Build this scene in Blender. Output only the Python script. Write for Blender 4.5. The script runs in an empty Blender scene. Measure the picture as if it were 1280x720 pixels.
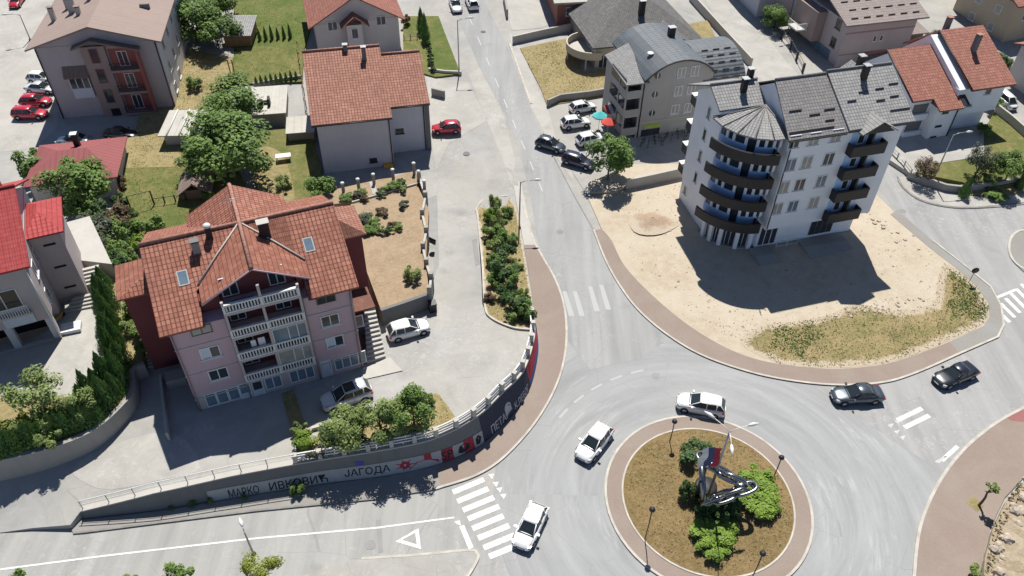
import bpy, bmesh, math, random
import numpy as np
from mathutils import Vector, Matrix
rnd = random.Random(7)
SC = bpy.context.scene
COL = SC.collection
R_ = math.radians
# ------------------------------------------------------------------ camera, sky, sun, exposure
CAM_H, FPX, PITCH, ROLL = 55.0, 968.0, R_(42.29), R_(1.16)
cam = bpy.data.cameras.new('camera'); camo = bpy.data.objects.new('camera', cam); COL.objects.link(camo)
cam.sensor_width = 36; cam.lens = 36 * FPX / 1280; cam.clip_start = 1; cam.clip_end = 2000
camo.matrix_world = Matrix.Translation((0, 0, CAM_H)) @ Matrix.Rotation(math.pi / 2 - PITCH, 4, 'X') @ Matrix.Rotation(ROLL, 4, 'Z')
SC.camera = camo
w = bpy.data.worlds.new('World'); SC.world = w; w.use_nodes = True
nt = w.node_tree; bg = nt.nodes['Background']
sky = nt.nodes.new('ShaderNodeTexSky'); sky.sky_type = 'NISHITA'; sky.sun_disc = False
SUN_EL, SUN_AZ = R_(61), R_(1.0)
sky.sun_elevation = SUN_EL; sky.sun_rotation = SUN_AZ; sky.air_density = .55; sky.dust_density = .15; sky.ozone_density = 2.
nt.links.new(sky.outputs[0], bg.inputs[0]); bg.inputs[1].default_value = 0.09
sd = Vector((math.sin(SUN_AZ) * math.cos(SUN_EL), math.cos(SUN_AZ) * math.cos(SUN_EL), math.sin(SUN_EL)))
sl = bpy.data.lights.new('sun', 'SUN'); sl.energy = 5.0; sl.angle = R_(0.5); sl.color = (1, .965, .9)
so = bpy.data.objects.new('sun', sl); COL.objects.link(so); so.rotation_euler = sd.to_track_quat('Z', 'Y').to_euler(); so.location = (0, 60, 90)
SC.view_settings.view_transform = 'Standard'; SC.view_settings.look = 'None'
SC.view_settings.exposure = 0.46; SC.view_settings.gamma = 1; SC.view_settings.use_curve_mapping = False
try:
    SC.cycles.max_bounces = 6; SC.cycles.transparent_max_bounces = 8; SC.cycles.use_denoising = True
except Exception: pass

# ------------------------------------------------------------------ terrain: ground height and measuring from the survey picture
def ray(px, py):
    x = px - 640; y = 360 - py; c, s = math.cos(ROLL), math.sin(ROLL); x, y = c * x - s * y, s * x + c * y
    return (x, FPX * math.cos(PITCH) + y * math.sin(PITCH), -FPX * math.sin(PITCH) + y * math.cos(PITCH))
def RZ(x, y):
    t = (y - 58) / 6
    return .42 * (math.log1p(math.exp(t)) if t < 30 else t)
def GZ(px, py, z):
    d = ray(px, py); t = (CAM_H - z) / -d[2]; return (d[0] * t, d[1] * t)
def G(px, py, zf=RZ, up=0):
    z = 0.
    for _ in range(40):
        x, y = GZ(px, py, z + up); z = zf(x, y)
    return Vector((x, y, z))
def interp(a, b, t): return a + (b - a) * t
# lot behind the retaining wall: height through measured points
_lot = [(0,650,.25),(105,642,.8),(198,617,1.7),(297,595,2.15),(395,577,2.45),(474,564,2.6),(540,550,2.65),(590,526,2.5),(627,494,2.25),(655,464,2.1),(669,412,2.0),(640,412,1.9),
 (249,512,2.0),(457,462,1.6),(560,440,1.8),(530,400,1.6),(600,330,1.4),(545,330,1.4),(597,265,1.0),(662,350,1.5),(655,300,1.0),(0,590,1.4),(170,480,2.1),(200,450,2.3),(60,580,1.5),(350,520,1.9),(620,250,.95)]
_lp = np.array([GZ(a, b, z) + (z,) for a, b, z in _lot] + [(g.x, g.y, g.z + .03) for g in (G(a, b) for a, b in ((530,205),(545,212),(570,208),(600,205),(625,205),(640,214),(646,232),(649,262)))])
def _k(r2): return .5 * r2 * np.log(r2 + 1e-9)
_n = len(_lp)
_A = np.zeros((_n + 3, _n + 3)); _d = ((_lp[:, None, :2] - _lp[None, :, :2]) ** 2).sum(2)
_A[:_n, :_n] = _k(_d) + np.eye(_n) * 2.0; _A[:_n, _n] = 1; _A[:_n, _n + 1] = _lp[:, 0]; _A[:_n, _n + 2] = _lp[:, 1]
_A[_n:, :_n] = _A[:_n, _n:].T
_b = np.zeros(_n + 3); _b[:_n] = _lp[:, 2]; _w = np.linalg.solve(_A, _b)
def LZ(x, y):
    r2 = (_lp[:, 0] - x) ** 2 + (_lp[:, 1] - y) ** 2
    return float(_k(r2) @ _w[:_n] + _w[_n] + _w[_n + 1] * x + _w[_n + 2] * y)
def plus(h): return lambda x, y: RZ(x, y) + h
def smooth(pts, closed=False, n=6):
    P = [Vector(p) for p in pts]; out = []; m = len(P)
    for i in range(m if closed else m - 1):
        p0 = P[(i - 1) % m] if closed or i > 0 else P[0]; p1 = P[i]; p2 = P[(i + 1) % m]
        p3 = P[(i + 2) % m] if closed or i + 2 < m else P[-1]
        for k in range(n):
            t = k / n
            out.append(.5 * ((2 * p1) + (p2 - p0) * t + (2 * p0 - 5 * p1 + 4 * p2 - p3) * t * t + (3 * p1 - p0 - 3 * p2 + p3) * t ** 3))
    if not closed: out.append(P[-1])
    return [tuple(o) for o in out]

# ------------------------------------------------------------------ materials
MATS = {}
class NB:
    def __init__(s, name):
        s.m = bpy.data.materials.new(name); s.m.use_nodes = True; s.t = s.m.node_tree
        s.bsdf = s.t.nodes['Principled BSDF']; MATS[name] = s.m
        s.tc = s.t.nodes.new('ShaderNodeTexCoord')
    def n(s, typ, **kw):
        nd = s.t.nodes.new('ShaderNode' + typ)
        for k, v in kw.items():
            if k in nd.inputs: s.set(nd, k, v)
            else: setattr(nd, k, v)
        return nd
    def set(s, nd, k, v):
        if hasattr(v, 'is_output') or isinstance(v, bpy.types.NodeSocket): s.t.links.new(v, nd.inputs[k])
        elif isinstance(v, (tuple, list)) and len(v) == 3 and nd.inputs[k].type == 'RGBA': nd.inputs[k].default_value = (*v, 1)
        else: nd.inputs[k].default_value = v
    def noise(s, scale, detail=4, vec=None, rough=.55, dist=0):
        nd = s.n('TexNoise', Scale=scale, Detail=detail, Roughness=rough, Distortion=dist)
        s.t.links.new(vec if vec is not None else s.tc.outputs['Object'], nd.inputs['Vector']); return nd.outputs['Fac']
    def ramp(s, fac, lo, hi):
        nd = s.n('MapRange'); nd.inputs['From Min'].default_value = lo; nd.inputs['From Max'].default_value = hi
        s.t.links.new(fac, nd.inputs['Value']); return nd.outputs[0]
    def mix(s, fac, a, b, mode='MIX'):
        nd = s.n('Mix', data_type='RGBA', blend_type=mode)
        for k, v in ((0, fac), (6, a), (7, b)):
            if isinstance(v, bpy.types.NodeSocket): s.t.links.new(v, nd.inputs[k])
            elif k == 0: nd.inputs[0].default_value = v
            else: nd.inputs[k].default_value = (*v, 1)
        return nd.outputs[2]
    def math(s, op, a, b=0.):
        nd = s.n('Math', operation=op)
        for k, v in ((0, a), (1, b)):
            if isinstance(v, bpy.types.NodeSocket): s.t.links.new(v, nd.inputs[k])
            else: nd.inputs[k].default_value = v
        return nd.outputs[0]
    def mapping(s, rot=0, scale=(1, 1, 1), vec=None, loc=(0, 0, 0)):
        nd = s.n('Mapping'); nd.inputs['Rotation'].default_value = (0, 0, rot); nd.inputs['Scale'].default_value = scale; nd.inputs['Location'].default_value = loc
        s.t.links.new(vec if vec is not None else s.tc.outputs['Object'], nd.inputs['Vector']); return nd.outputs[0]
    def out(s, col, rough=.85, metal=0, bump=None, bstr=.3, bdist=.03, spec=.3, coat=0):
        b = s.bsdf; s.set(b, 'Base Color', col); s.set(b, 'Roughness', rough); b.inputs['Metallic'].default_value = metal
        b.inputs['Specular IOR Level'].default_value = spec
        if coat: b.inputs['Coat Weight'].default_value = coat; b.inputs['Coat Roughness'].default_value = .04
        if bump is not None:
            bn = s.n('Bump', Strength=bstr, Distance=bdist, Height=bump); s.t.links.new(bn.outputs[0], b.inputs['Normal'])
        return s.m
def tint(c, k): return tuple(min(1, v * k) for v in c)
def plain(name, c, rough=.7, metal=0, var=.12, scale=3., spec=.35, coat=0, bump=0):
    b = NB(name); f = b.noise(scale, 5)
    col = b.mix(b.ramp(f, .3, .7), tint(c, 1 - var), tint(c, 1 + var))
    return b.out(col, rough, metal, b.noise(scale * 14, 3) if bump else None, bump, .02, spec, coat)
def plaster(name, c, dirt=.25):
    dirt = dirt * .8
    b = NB(name)
    f = b.ramp(b.noise(.35, 5), .35, .7); g = b.ramp(b.noise(1, 4, b.mapping(0, (2.2, 2.2, .22))), .45, .75)
    col = b.mix(f, tint(c, .94), tint(c, 1.05)); col = b.mix(b.math('MULTIPLY', g, dirt), col, tint(c, .72))
    return b.out(col, .9, 0, b.noise(22, 3), .15, .02, .2)
def asphalt(name, c, mode, ang=0, center=None, warm=(1, 1, 1)):
    b = NB(name)
    if mode == 'polar':
        off = b.n('VectorMath', operation='SUBTRACT'); b.t.links.new(b.tc.outputs['Object'], off.inputs[0]); off.inputs[1].default_value = (center[0], center[1], 0)
        sp = b.n('SeparateXYZ'); b.t.links.new(off.outputs[0], sp.inputs[0])
        r = b.math('SQRT', b.math('ADD', b.math('MULTIPLY', sp.outputs[0], sp.outputs[0]), b.math('MULTIPLY', sp.outputs[1], sp.outputs[1])))
        a = b.math('ARCTAN2', sp.outputs[1], sp.outputs[0])
        cb = b.n('CombineXYZ'); b.t.links.new(r, cb.inputs[0]); b.t.links.new(b.math('MULTIPLY', a, 1.3), cb.inputs[1]); vec = cb.outputs[0]
        st = b.noise(.42, 5, vec, .62, 1.6)
    elif mode == 'line':
        vec = b.mapping(-ang, (1, .045, 1)); st = b.noise(.8, 4, b.mapping(0, (1, 1, 1), vec), .6)
    else:
        st = b.noise(.25, 5, None, .6, .8)
    wv = b.mix(.5, b.tc.outputs['Object'], b.n('TexNoise', Scale=.5, Detail=5).outputs['Color'], 'LINEAR_LIGHT'); big = b.noise(.09, 4, None, .6, .4); fine = b.noise(9, 6, None, .7); crack = b.n('TexVoronoi', feature='DISTANCE_TO_EDGE', Scale=.2)
    b.t.links.new(wv, crack.inputs['Vector'])
    col = b.mix(b.ramp(st, .34, .68), tint(c, .84), tint(c, 1.12))
    sc = b.ramp(b.noise(1.6, 7, vec if mode == 'polar' else None, .72, 1.2), .52, .70); col = b.mix(b.math('MULTIPLY', sc, b.math('MULTIPLY', b.ramp(big_ := b.noise(.13, 3), .42, .6), .75)), col, tint(c, 1.45))
    st2 = b.ramp(b.noise(1.9, 4, vec if mode == 'line' else None, .65, 1.), .56, .74); col = b.mix(b.math('MULTIPLY', st2, .3), col, tint(c, .72))
    col = b.mix(b.math('MULTIPLY', b.ramp(big, .42, .66), .5), col, tint(tuple(x * y for x, y in zip(c, warm)), 1.16))
    dk = b.ramp(b.noise(.3, 3, vec if mode == 'polar' else None), .62, .74)
    col = b.mix(b.math('MULTIPLY', dk, .42), col, tint(c, .62))
    col = b.mix(b.math('MULTIPLY', b.ramp(fine, .45, .75), .25), col, tint(c, .7))
    ck = b.math('MULTIPLY', b.math('LESS_THAN', crack.outputs['Distance'], .004), b.math('GREATER_THAN', big, .5))
    col = b.mix(b.math('MULTIPLY', ck, .28), col, tint(c, .5))
    return b.out(col, .9, 0, fine, .25, .02, .25)
def soil(name, c1, c2, c3=None, s1=.25, s2=2.5, bump=.6, s3=.1, under=None):
    b = NB(name); f = b.ramp(b.noise(s1, 6, None, .65, .6), .38, .64); g = b.ramp(b.noise(s2, 5, None, .7), .4, .68)
    col = b.mix(f, c1, c2)
    if c3: col = b.mix(b.math('MULTIPLY', g, .75), col, c3)
    h = b.noise(14, 6, None, .75); col = b.mix(b.math('MULTIPLY', b.ramp(h, .4, .7), .3), col, tint(c1, .62))
    if under:       # thins out toward its own ragged border
        at = b.n('Attribute', attribute_name='cover'); k = b.math('ADD', at.outputs['Fac'], b.math('MULTIPLY', b.math('SUBTRACT', b.noise(.7, 6, None, .7, .4), .5), 1.7))
        col = b.mix(b.ramp(k, .35, .6), under, col)
    return b.out(col, .95, 0, b.noise(5, 8, None, .75), bump, .12, .1)
def tiles(name, c, tw=.3, th=.36, var=.35, c2=None, groove=.5, metal=0, rough=.75, old=.35):
    b = NB(name); uv = b.tc.outputs['UV']
    br = b.n('TexBrick', Scale=1.0); br.offset = 0.0; br.inputs['Color1'].default_value = (*tint(c, 1 - var * .5), 1); br.inputs['Color2'].default_value = (*(c2 or tint(c, 1 + var * .5)), 1)
    br.inputs['Mortar'].default_value = (*tint(c, 1 - groove), 1); br.inputs['Mortar Size'].default_value = .035; br.inputs['Mortar Smooth'].default_value = .3
    br.inputs['Brick Width'].default_value = tw; br.inputs['Row Height'].default_value = th; br.inputs['Bias'].default_value = -.1; wob = b.n('TexNoise', Scale=.35, Detail=3); b.t.links.new(uv, wob.inputs['Vector']); uv = b.mix(.05 if th < 2 else 0., uv, wob.outputs['Color'], 'LINEAR_LIGHT'); b.t.links.new(uv, br.inputs['Vector'])
    col = b.mix(b.math('MULTIPLY', b.ramp(b.noise(.45, 6, None, .7, .3), .42, .68), old), br.outputs['Color'], tint(c, .55))
    col = b.mix(b.math('MULTIPLY', b.ramp(b.noise(1.7, 4, None, .7), .5, .72), old * .6), col, tint(c, 1.35))
    sp = b.n('SeparateXYZ'); b.t.links.new(uv, sp.inputs[0])
    wx = b.math('SINE', b.math('MULTIPLY', sp.outputs[0], 6.283 / tw)); row = b.math('FRACT', b.math('DIVIDE', sp.outputs[1], th))
    hgt = b.math('ADD', b.math('MULTIPLY', wx, .45), b.math('MULTIPLY', row, -1.1))
    return b.out(col, rough, metal, hgt, .85, .05, .3)
def leafmat(name, c, c2, c3):
    b = NB(name); g = b.n('NewGeometry'); rn = g.outputs['Random Per Island']
    col = b.mix(rn, c, c2); col = b.mix(b.ramp(b.noise(.55, 3), .45, .7), col, c3)
    b.out(col, .6, 0, spec=.25)
    tr = b.n('BsdfTranslucent'); b.t.links.new(col, tr.inputs[0]); mx = b.n('MixShader'); mx.inputs[0].default_value = .28
    o = b.t.nodes['Material Output']; b.t.links.new(b.bsdf.outputs[0], mx.inputs[1]); b.t.links.new(tr.outputs[0], mx.inputs[2]); b.t.links.new(mx.outputs[0], o.inputs[0]); return b.m
CEN = (16.27, 35.44)
asphalt('asphalt_main', (.285, .285, .28), 'line', R_(-6))
asphalt('asphalt_ring', (.285, .288, .285), 'polar', 0, CEN)
asphalt('asphalt_west', (.30, .295, .28), 'line', R_(-80))
asphalt('asphalt_east', (.29, .288, .28), 'line', R_(60))
asphalt('asphalt_lot', (.315, .308, .292), 'flat', warm=(1.05, 1, .9))
asphalt('concrete_pale', (.36, .345, .315), 'flat')
asphalt('patch_dark', (.25, .248, .24), 'flat')
def paver(name, c):
    b = NB(name); f = b.noise(.3, 5, None, .6, .5); v = b.n('TexBrick', Scale=5.); b.t.links.new(b.tc.outputs['Object'], v.inputs['Vector'])
    v.inputs['Color1'].default_value = (*tint(c, .93), 1); v.inputs['Color2'].default_value = (*tint(c, 1.07), 1); v.inputs['Mortar'].default_value = (*tint(c, .8), 1)
    col = b.mix(b.math('MULTIPLY', b.ramp(f, .4, .7), .55), v.outputs['Color'], tuple(x * y for x, y in zip(c, (1.1, 1.2, 1.22))))
    col = b.mix(b.math('MULTIPLY', b.ramp(b.noise(6, 5, None, .7), .5, .75), .25), col, tint(c, .7))
    return b.out(col, .9, 0, b.noise(12, 3), .2, .02, .2)
paver('paver_red', (.255, .2, .168)); paver('paver_grey', (.25, .235, .215)); paver('paver_bright', (.27, .12, .11))
soil('sand', (.47, .405, .315), (.405, .335, .245), (.50, .44, .35), .2, 1.1, .6)
soil('gravel_heap', (.37, .275, .205), (.32, .22, .15), (.42, .33, .25), 2., 6, 1., under=(.45, .385, .295))
soil('dry_grass', (.225, .155, .072), (.15, .11, .042), (.30, .22, .12), .4, 3.2, 1.)
soil('dry_verge', (.33, .25, .135), (.16, .16, .06), (.34, .27, .145), .3, 2.4, 1., under=(.44, .37, .275))
soil('lawn', (.125, .145, .045), (.24, .205, .09), (.09, .115, .032), .3, 1.6, 1.)
soil('lawn_green', (.095, .135, .035), (.18, .175, .065), (.075, .11, .028), .33, 2, 1.)
soil('garden_soil', (.33, .245, .16), (.25, .18, .11), (.38, .3, .21), .5, 3, .7)
soil('field', (.3, .24, .12), (.19, .16, .06), (.36, .3, .18), .3, 2, .7)
soil('rocky', (.4, .32, .22), (.28, .21, .13), (.46, .4, .31), .7, 2.4, 1.)
soil('far_ground', (.26, .24, .19), (.17, .16, .09), (.3, .28, .24), .06, .5, .4)
plain('kerb', (.42, .39, .34), .85, var=.18, scale=1.2); plain('kerb_dark', (.20, .19, .175), .9, var=.2, scale=1.5)
def paint(name, c, wear=.5):
    b = NB(name); f = b.ramp(b.noise(5, 8, None, .75), wear - .1, wear + .12)
    return b.out(b.mix(f, c, (.33, .33, .32)), .8, 0, spec=.3)
paint('line_paint', (.62, .62, .6), .58); paint('line_faded', (.48, .48, .465), .54); paint('line_ghost', (.37, .37, .36), .66)
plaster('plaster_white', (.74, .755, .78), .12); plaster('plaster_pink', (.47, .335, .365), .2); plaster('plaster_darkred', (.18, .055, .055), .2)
plaster('plaster_lilac', (.40, .365, .37), .3); plaster('plaster_brown', (.30, .235, .215), .3); plaster('plaster_red', (.30, .11, .10), .3)
plaster('plaster_grey', (.50, .50, .53), .2); plaster('plaster_cream', (.45, .41, .33), .25); plaster('plaster_taupe', (.365, .345, .32), .3)
plaster('plaster_pale', (.52, .49, .47), .25); plaster('plaster_blue', (.38, .52, .74), .1); plaster('plaster_beige', (.44, .37, .27), .25); plaster('plaster_lightpink', (.44, .385, .375), .2)
plaster('brick_wall', (.28, .13, .10), .3); plaster('concrete', (.30, .285, .26), .45); plaster('concrete_light', (.42, .40, .365), .3); plaster('wall_grey', (.165, .165, .16), .5)
plaster('mural_band', (.36, .36, .355), .45); plaster('mural_red', (.36, .045, .06), .2); plaster('mural_dark', (.05, .055, .075), .2); plaster('mural_blue', (.07, .11, .26), .2); plaster('orange_wall', (.5, .23, .1), .2)
tiles('tile_old', (.31, .115, .076), .34, .42, .45, (.37, .165, .112), .68, old=.6)
tiles('tile_orange', (.31, .135, .092), .34, .4, .3, (.37, .18, .128), .6, old=.45)
tiles('tile_bright', (.30, .12, .085), .36, .42, .3, (.36, .16, .115), .5, old=.25)
tiles('tile_red', (.38, .055, .055), .4, .42, .12, (.42, .075, .07), .4, old=.12)
tiles('tile_grey', (.27, .265, .26), .32, .36, .16, (.33, .325, .315), .5, old=.15)
tiles('tile_greydark', (.195, .185, .18), .32, .36, .16, (.24, .23, .225), .45, old=.15)
tiles('tile_slate', (.155, .15, .145), .34, .36, .3, (.2, .19, .18), .5, old=.35)
tiles('tile_taupe', (.27, .225, .205), .34, .5, .12, (.3, .25, .23), .3, old=.15)
tiles('sheet_brown', (.27, .205, .175), .9, 30, .06, None, .18, old=.15)
tiles('sheet_metal', (.115, .128, .14), .55, .8, .08, (.13, .145, .16), .3, 0, .6, .3)
tiles('sheet_maroon', (.25, .075, .075), .6, 40, .06, None, .15, old=.15)
tiles('sheet_pale', (.44, .42, .37), 1.0, 40, .08, None, .25, old=.35)
tiles('sheet_darkbrown', (.2, .15, .125), .5, 40, .06, None, .15, old=.15)
plain('roof_edge', (.07, .06, .055), .7); plain('ridge_tile', (.30, .15, .11), .8, var=.4, scale=4); plain('ridge_grey', (.16, .155, .15), .7, var=.2)
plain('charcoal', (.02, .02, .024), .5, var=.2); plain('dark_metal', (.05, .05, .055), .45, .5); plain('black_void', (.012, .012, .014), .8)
plain('white_frame', (.66, .66, .66), .45, var=.05); plain('brown_frame', (.14, .10, .075), .6); plain('galvanised', (.34, .345, .35), .45, .6, var=.15)
plain('white_rail', (.62, .61, .58), .6, var=.12, scale=6); plain('shutter', (.50, .54, .60), .5, var=.06); plain('wood', (.24, .14, .07), .7, var=.3)
def glass(name, c, rough=.08):
    b = NB(name); f = b.noise(.9, 2); return b.out(b.mix(f, tint(c, .6), tint(c, 1.5)), rough, 0, spec=.45)
glass('pane', (.035, .042, .05)); glass('pane_blue', (.12, .17, .22), .15); glass('pane_curtain', (.28, .27, .24), .3); glass('car_glass', (.018, .024, .028), .05)
def carpaint(n, c, metal=0, rough=.28): 
    b = NB(n); return b.out(b.mix(b.noise(2, 3), tint(c, .95), tint(c, 1.04)), rough, metal, spec=.5, coat=.8)
carpaint('car_white', (.70, .70, .69)); carpaint('car_silver', (.56, .57, .58), .15); carpaint('car_red', (.42, .012, .03)); carpaint('car_black', (.012, .014, .02))
carpaint('car_graphite', (.075, .09, .105), .5); carpaint('car_navy', (.02, .025, .055)); carpaint('car_grey', (.28, .32, .34), .5)
plain('tyre', (.018, .018, .018), .85); plain('rim', (.42, .43, .44), .35, .7); plain('lamp_glass', (.38, .39, .4), .15); plain('lamp_red', (.4, .02, .02), .25); plain('plate_white', (.65, .65, .62), .5)
plain('bark', (.13, .095, .065), .9, var=.3, scale=5, bump=.6)
leafmat('leaf_mid', (0.098, 0.168, 0.039), (0.184, 0.281, 0.064), (0.086, 0.146, 0.039)); leafmat('leaf_dark', (0.044, 0.088, 0.030), (0.091, 0.157, 0.044), (0.041, 0.076, 0.026))
leafmat('leaf_bright', (0.150, 0.247, 0.031), (0.237, 0.338, 0.050), (0.112, 0.195, 0.027)); leafmat('leaf_grey', (0.067, 0.081, 0.052), (0.114, 0.133, 0.090), (0.052, 0.067, 0.038))
leafmat('leaf_brown', (0.110, 0.075, 0.045), (0.170, 0.120, 0.070), (0.080, 0.060, 0.035)); leafmat('leaf_cypress', (0.075, 0.163, 0.049), (0.156, 0.276, 0.078), (0.063, 0.129, 0.044)); leafmat('leaf_yellow', (0.200, 0.240, 0.035), (0.280, 0.300, 0.060), (0.140, 0.190, 0.030)); leafmat('leaf_olive', (0.153, 0.213, 0.060), (0.256, 0.319, 0.103), (0.123, 0.170, 0.052))
leafmat('leaf_straw', (.36, .28, .155), (.46, .37, .22), (.30, .235, .12))
plain('steel', (.24, .245, .255), .3, 1.0, var=.1); plain('flag_red', (.34, .03, .05), .8); plain('flag_blue', (.05, .075, .17), .8); plain('flag_white', (.62, .62, .62), .8)
plain('teal_cloth', (.08, .42, .42), .7); plain('red_cloth', (.55, .07, .05), .7); plain('yellow_plastic', (.6, .36, .05), .5); plain('lime_sign', (.36, .47, .05), .5); plain('graffiti_ink', (.02, .022, .028), .8); plain('graffiti_white', (.42, .42, .44), .8); plain('graffiti_blue', (.08, .07, .35), .8)
plain('boulder', (.38, .32, .255), .9, var=.3, scale=4, bump=.5)
# ------------------------------------------------------------------ mesh helpers
class MB:
    """collects shapes in one mesh; dz is subtracted from every z"""
    def __init__(s, dz=0): s.v = []; s.f = []; s.uv = []; s.dz = dz; s.sm = []
    def face(s, pts, uv=None, smooth=False):
        i = len(s.v); s.v += [(p[0], p[1], p[2] - s.dz) for p in pts]; s.f.append(tuple(range(i, i + len(pts)))); s.uv.append(uv); s.sm.append(smooth); return s
    def grid(s, V, F, smooth=False):
        i = len(s.v); s.v += [(p[0], p[1], p[2] - s.dz) for p in V]
        for f in F: s.f.append(tuple(i + k for k in f)); s.uv.append(None); s.sm.append(smooth)
        return s
    def box(s, x0, x1, y0, y1, z0, z1):
        V = [(x0,y0,z0),(x1,y0,z0),(x1,y1,z0),(x0,y1,z0),(x0,y0,z1),(x1,y0,z1),(x1,y1,z1),(x0,y1,z1)]
        return s.grid(V, [(3,2,1,0),(4,5,6,7),(0,1,5,4),(1,2,6,5),(2,3,7,6),(3,0,4,7)])
    def prism(s, poly, z0, z1):
        n = len(poly); V = [(p[0], p[1], z0) for p in poly] + [(p[0], p[1], z1) for p in poly]
        F = [tuple(range(n))[::-1], tuple(range(n, 2 * n))] + [(i, (i + 1) % n, n + (i + 1) % n, n + i) for i in range(n)]
        return s.grid(V, F)
    def prismx(s, yz, x0, x1):
        n = len(yz); V = [(x0, p[0], p[1]) for p in yz] + [(x1, p[0], p[1]) for p in yz]
        return s.grid(V, [tuple(range(n))[::-1], tuple(range(n, 2 * n))] + [(i, (i + 1) % n, n + (i + 1) % n, n + i) for i in range(n)])
    def prismy(s, xz, y0, y1):
        n = len(xz); V = [(p[0], y0, p[1]) for p in xz] + [(p[0], y1, p[1]) for p in xz]
        return s.grid(V, [tuple(range(n)), tuple(range(n, 2 * n))[::-1]] + [(i, n + i, n + (i + 1) % n, (i + 1) % n) for i in range(n)])
    def slab(s, A, B, C=None, D=None, t=.16, pts=None):
        """roof slope: A-B along the eave, D-C along the ridge; top face keeps metres as UV"""
        P = [Vector(p) for p in (pts or (A, B, C, D))]; A, B = P[0], P[1]
        e = (B - A).normalized(); nrm = e.cross(P[-1] - A).normalized()
        if nrm.z < 0: nrm = -nrm
        up = nrm.cross(e)
        uv = [((p - A).dot(e), (p - A).dot(up)) for p in P]
        lo = [p - Vector((0, 0, t)) for p in P]; n = len(P)
        s.face([tuple(p) for p in P], uv); s.face([tuple(p) for p in lo[::-1]])
        for i in range(n):
            j = (i + 1) % n; s.face([tuple(P[i]), tuple(lo[i]), tuple(lo[j]), tuple(P[j])], [(0, .2), (0, 0), (.2, 0), (.2, .2)])
        return s
    def tube(s, path, r, n=8, cap=True, closed=False):
        P = [Vector(p) for p in path]; m = len(P); V = []; rr = r if isinstance(r, (list, tuple)) else [r] * m
        for i, p in enumerate(P):
            if closed: d = P[(i + 1) % m] - P[i - 1]
            else: d = (P[min(i + 1, m - 1)] - P[max(i - 1, 0)])
            d = d.normalized() if d.length > 1e-6 else Vector((0, 0, 1))
            a = d.cross(Vector((0, 0, 1)) if abs(d.z) < .95 else Vector((1, 0, 0))).normalized(); b = d.cross(a)
            V += [tuple(p + (a * math.cos(2 * math.pi * k / n) + b * math.sin(2 * math.pi * k / n)) * rr[i]) for k in range(n)]
        F = []
        for i in range(m if closed else m - 1):
            j = (i + 1) % m
            F += [(i * n + k, i * n + (k + 1) % n, j * n + (k + 1) % n, j * n + k) for k in range(n)]
        if cap and not closed: F += [tuple(range(n))[::-1], tuple(range((m - 1) * n, m * n))]
        return s.grid(V, F, True)
    def lathe(s, prof, c=(0, 0, 0), n=12):
        m = len(prof); V = [(c[0] + r * math.cos(2 * math.pi * k / n), c[1] + r * math.sin(2 * math.pi * k / n), c[2] + z) for r, z in prof for k in range(n)]
        F = [(i * n + k, i * n + (k + 1) % n, (i + 1) * n + (k + 1) % n, (i + 1) * n + k) for i in range(m - 1) for k in range(n)]
        F += [tuple(range(n))[::-1], tuple(range((m - 1) * n, m * n))]
        return s.grid(V, F, True)
    def mesh(s, name, recalc=True):
        me = bpy.data.meshes.new(name); me.from_pydata(s.v, [], s.f)
        if any(u for u in s.uv):
            l = me.uv_layers.new(name='UVMap'); d = l.data
            for p, u in zip(me.polygons, s.uv):
                if u:
                    for k, li in enumerate(p.loop_indices): d[li].uv = u[k]
        me.polygons.foreach_set('use_smooth', s.sm)
        if recalc:
            bm = bmesh.new(); bm.from_mesh(me); bmesh.ops.recalc_face_normals(bm, faces=bm.faces); bm.to_mesh(me); bm.free()
        me.update(); return me
def put(name, me, m, parent=None, loc=None, rz=None):
    o = bpy.data.objects.new(name, me); COL.objects.link(o)
    mt = MATS[m] if isinstance(m, str) else m
    if not me.materials: me.materials.append(mt)
    if me.materials[0] != mt: o.material_slots[0].link = 'OBJECT'; o.material_slots[0].material = mt
    if parent: o.parent = parent
    if loc is not None: o.location = loc
    if rz is not None: o.rotation_euler = (0, 0, rz)
    return o
def obj(name, mb, m, parent=None, loc=None, rz=None): return put(name, mb.mesh(name), m, parent, loc, rz)
def thing(name, label, cat, loc=(0, 0, 0), az=0, group=None):
    o = bpy.data.objects.new(name, None); COL.objects.link(o); o.empty_display_size = .3
    o.location = loc; o.rotation_euler = (0, 0, R_(az)); o['label'] = label; o['category'] = cat
    if group: o['group'] = group
    return o
def tag(o, label, cat, group=None):
    o['label'] = label; o['category'] = cat
    if group: o['group'] = group
    return o
def struct(o): o['kind'] = 'structure'; return o
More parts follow.
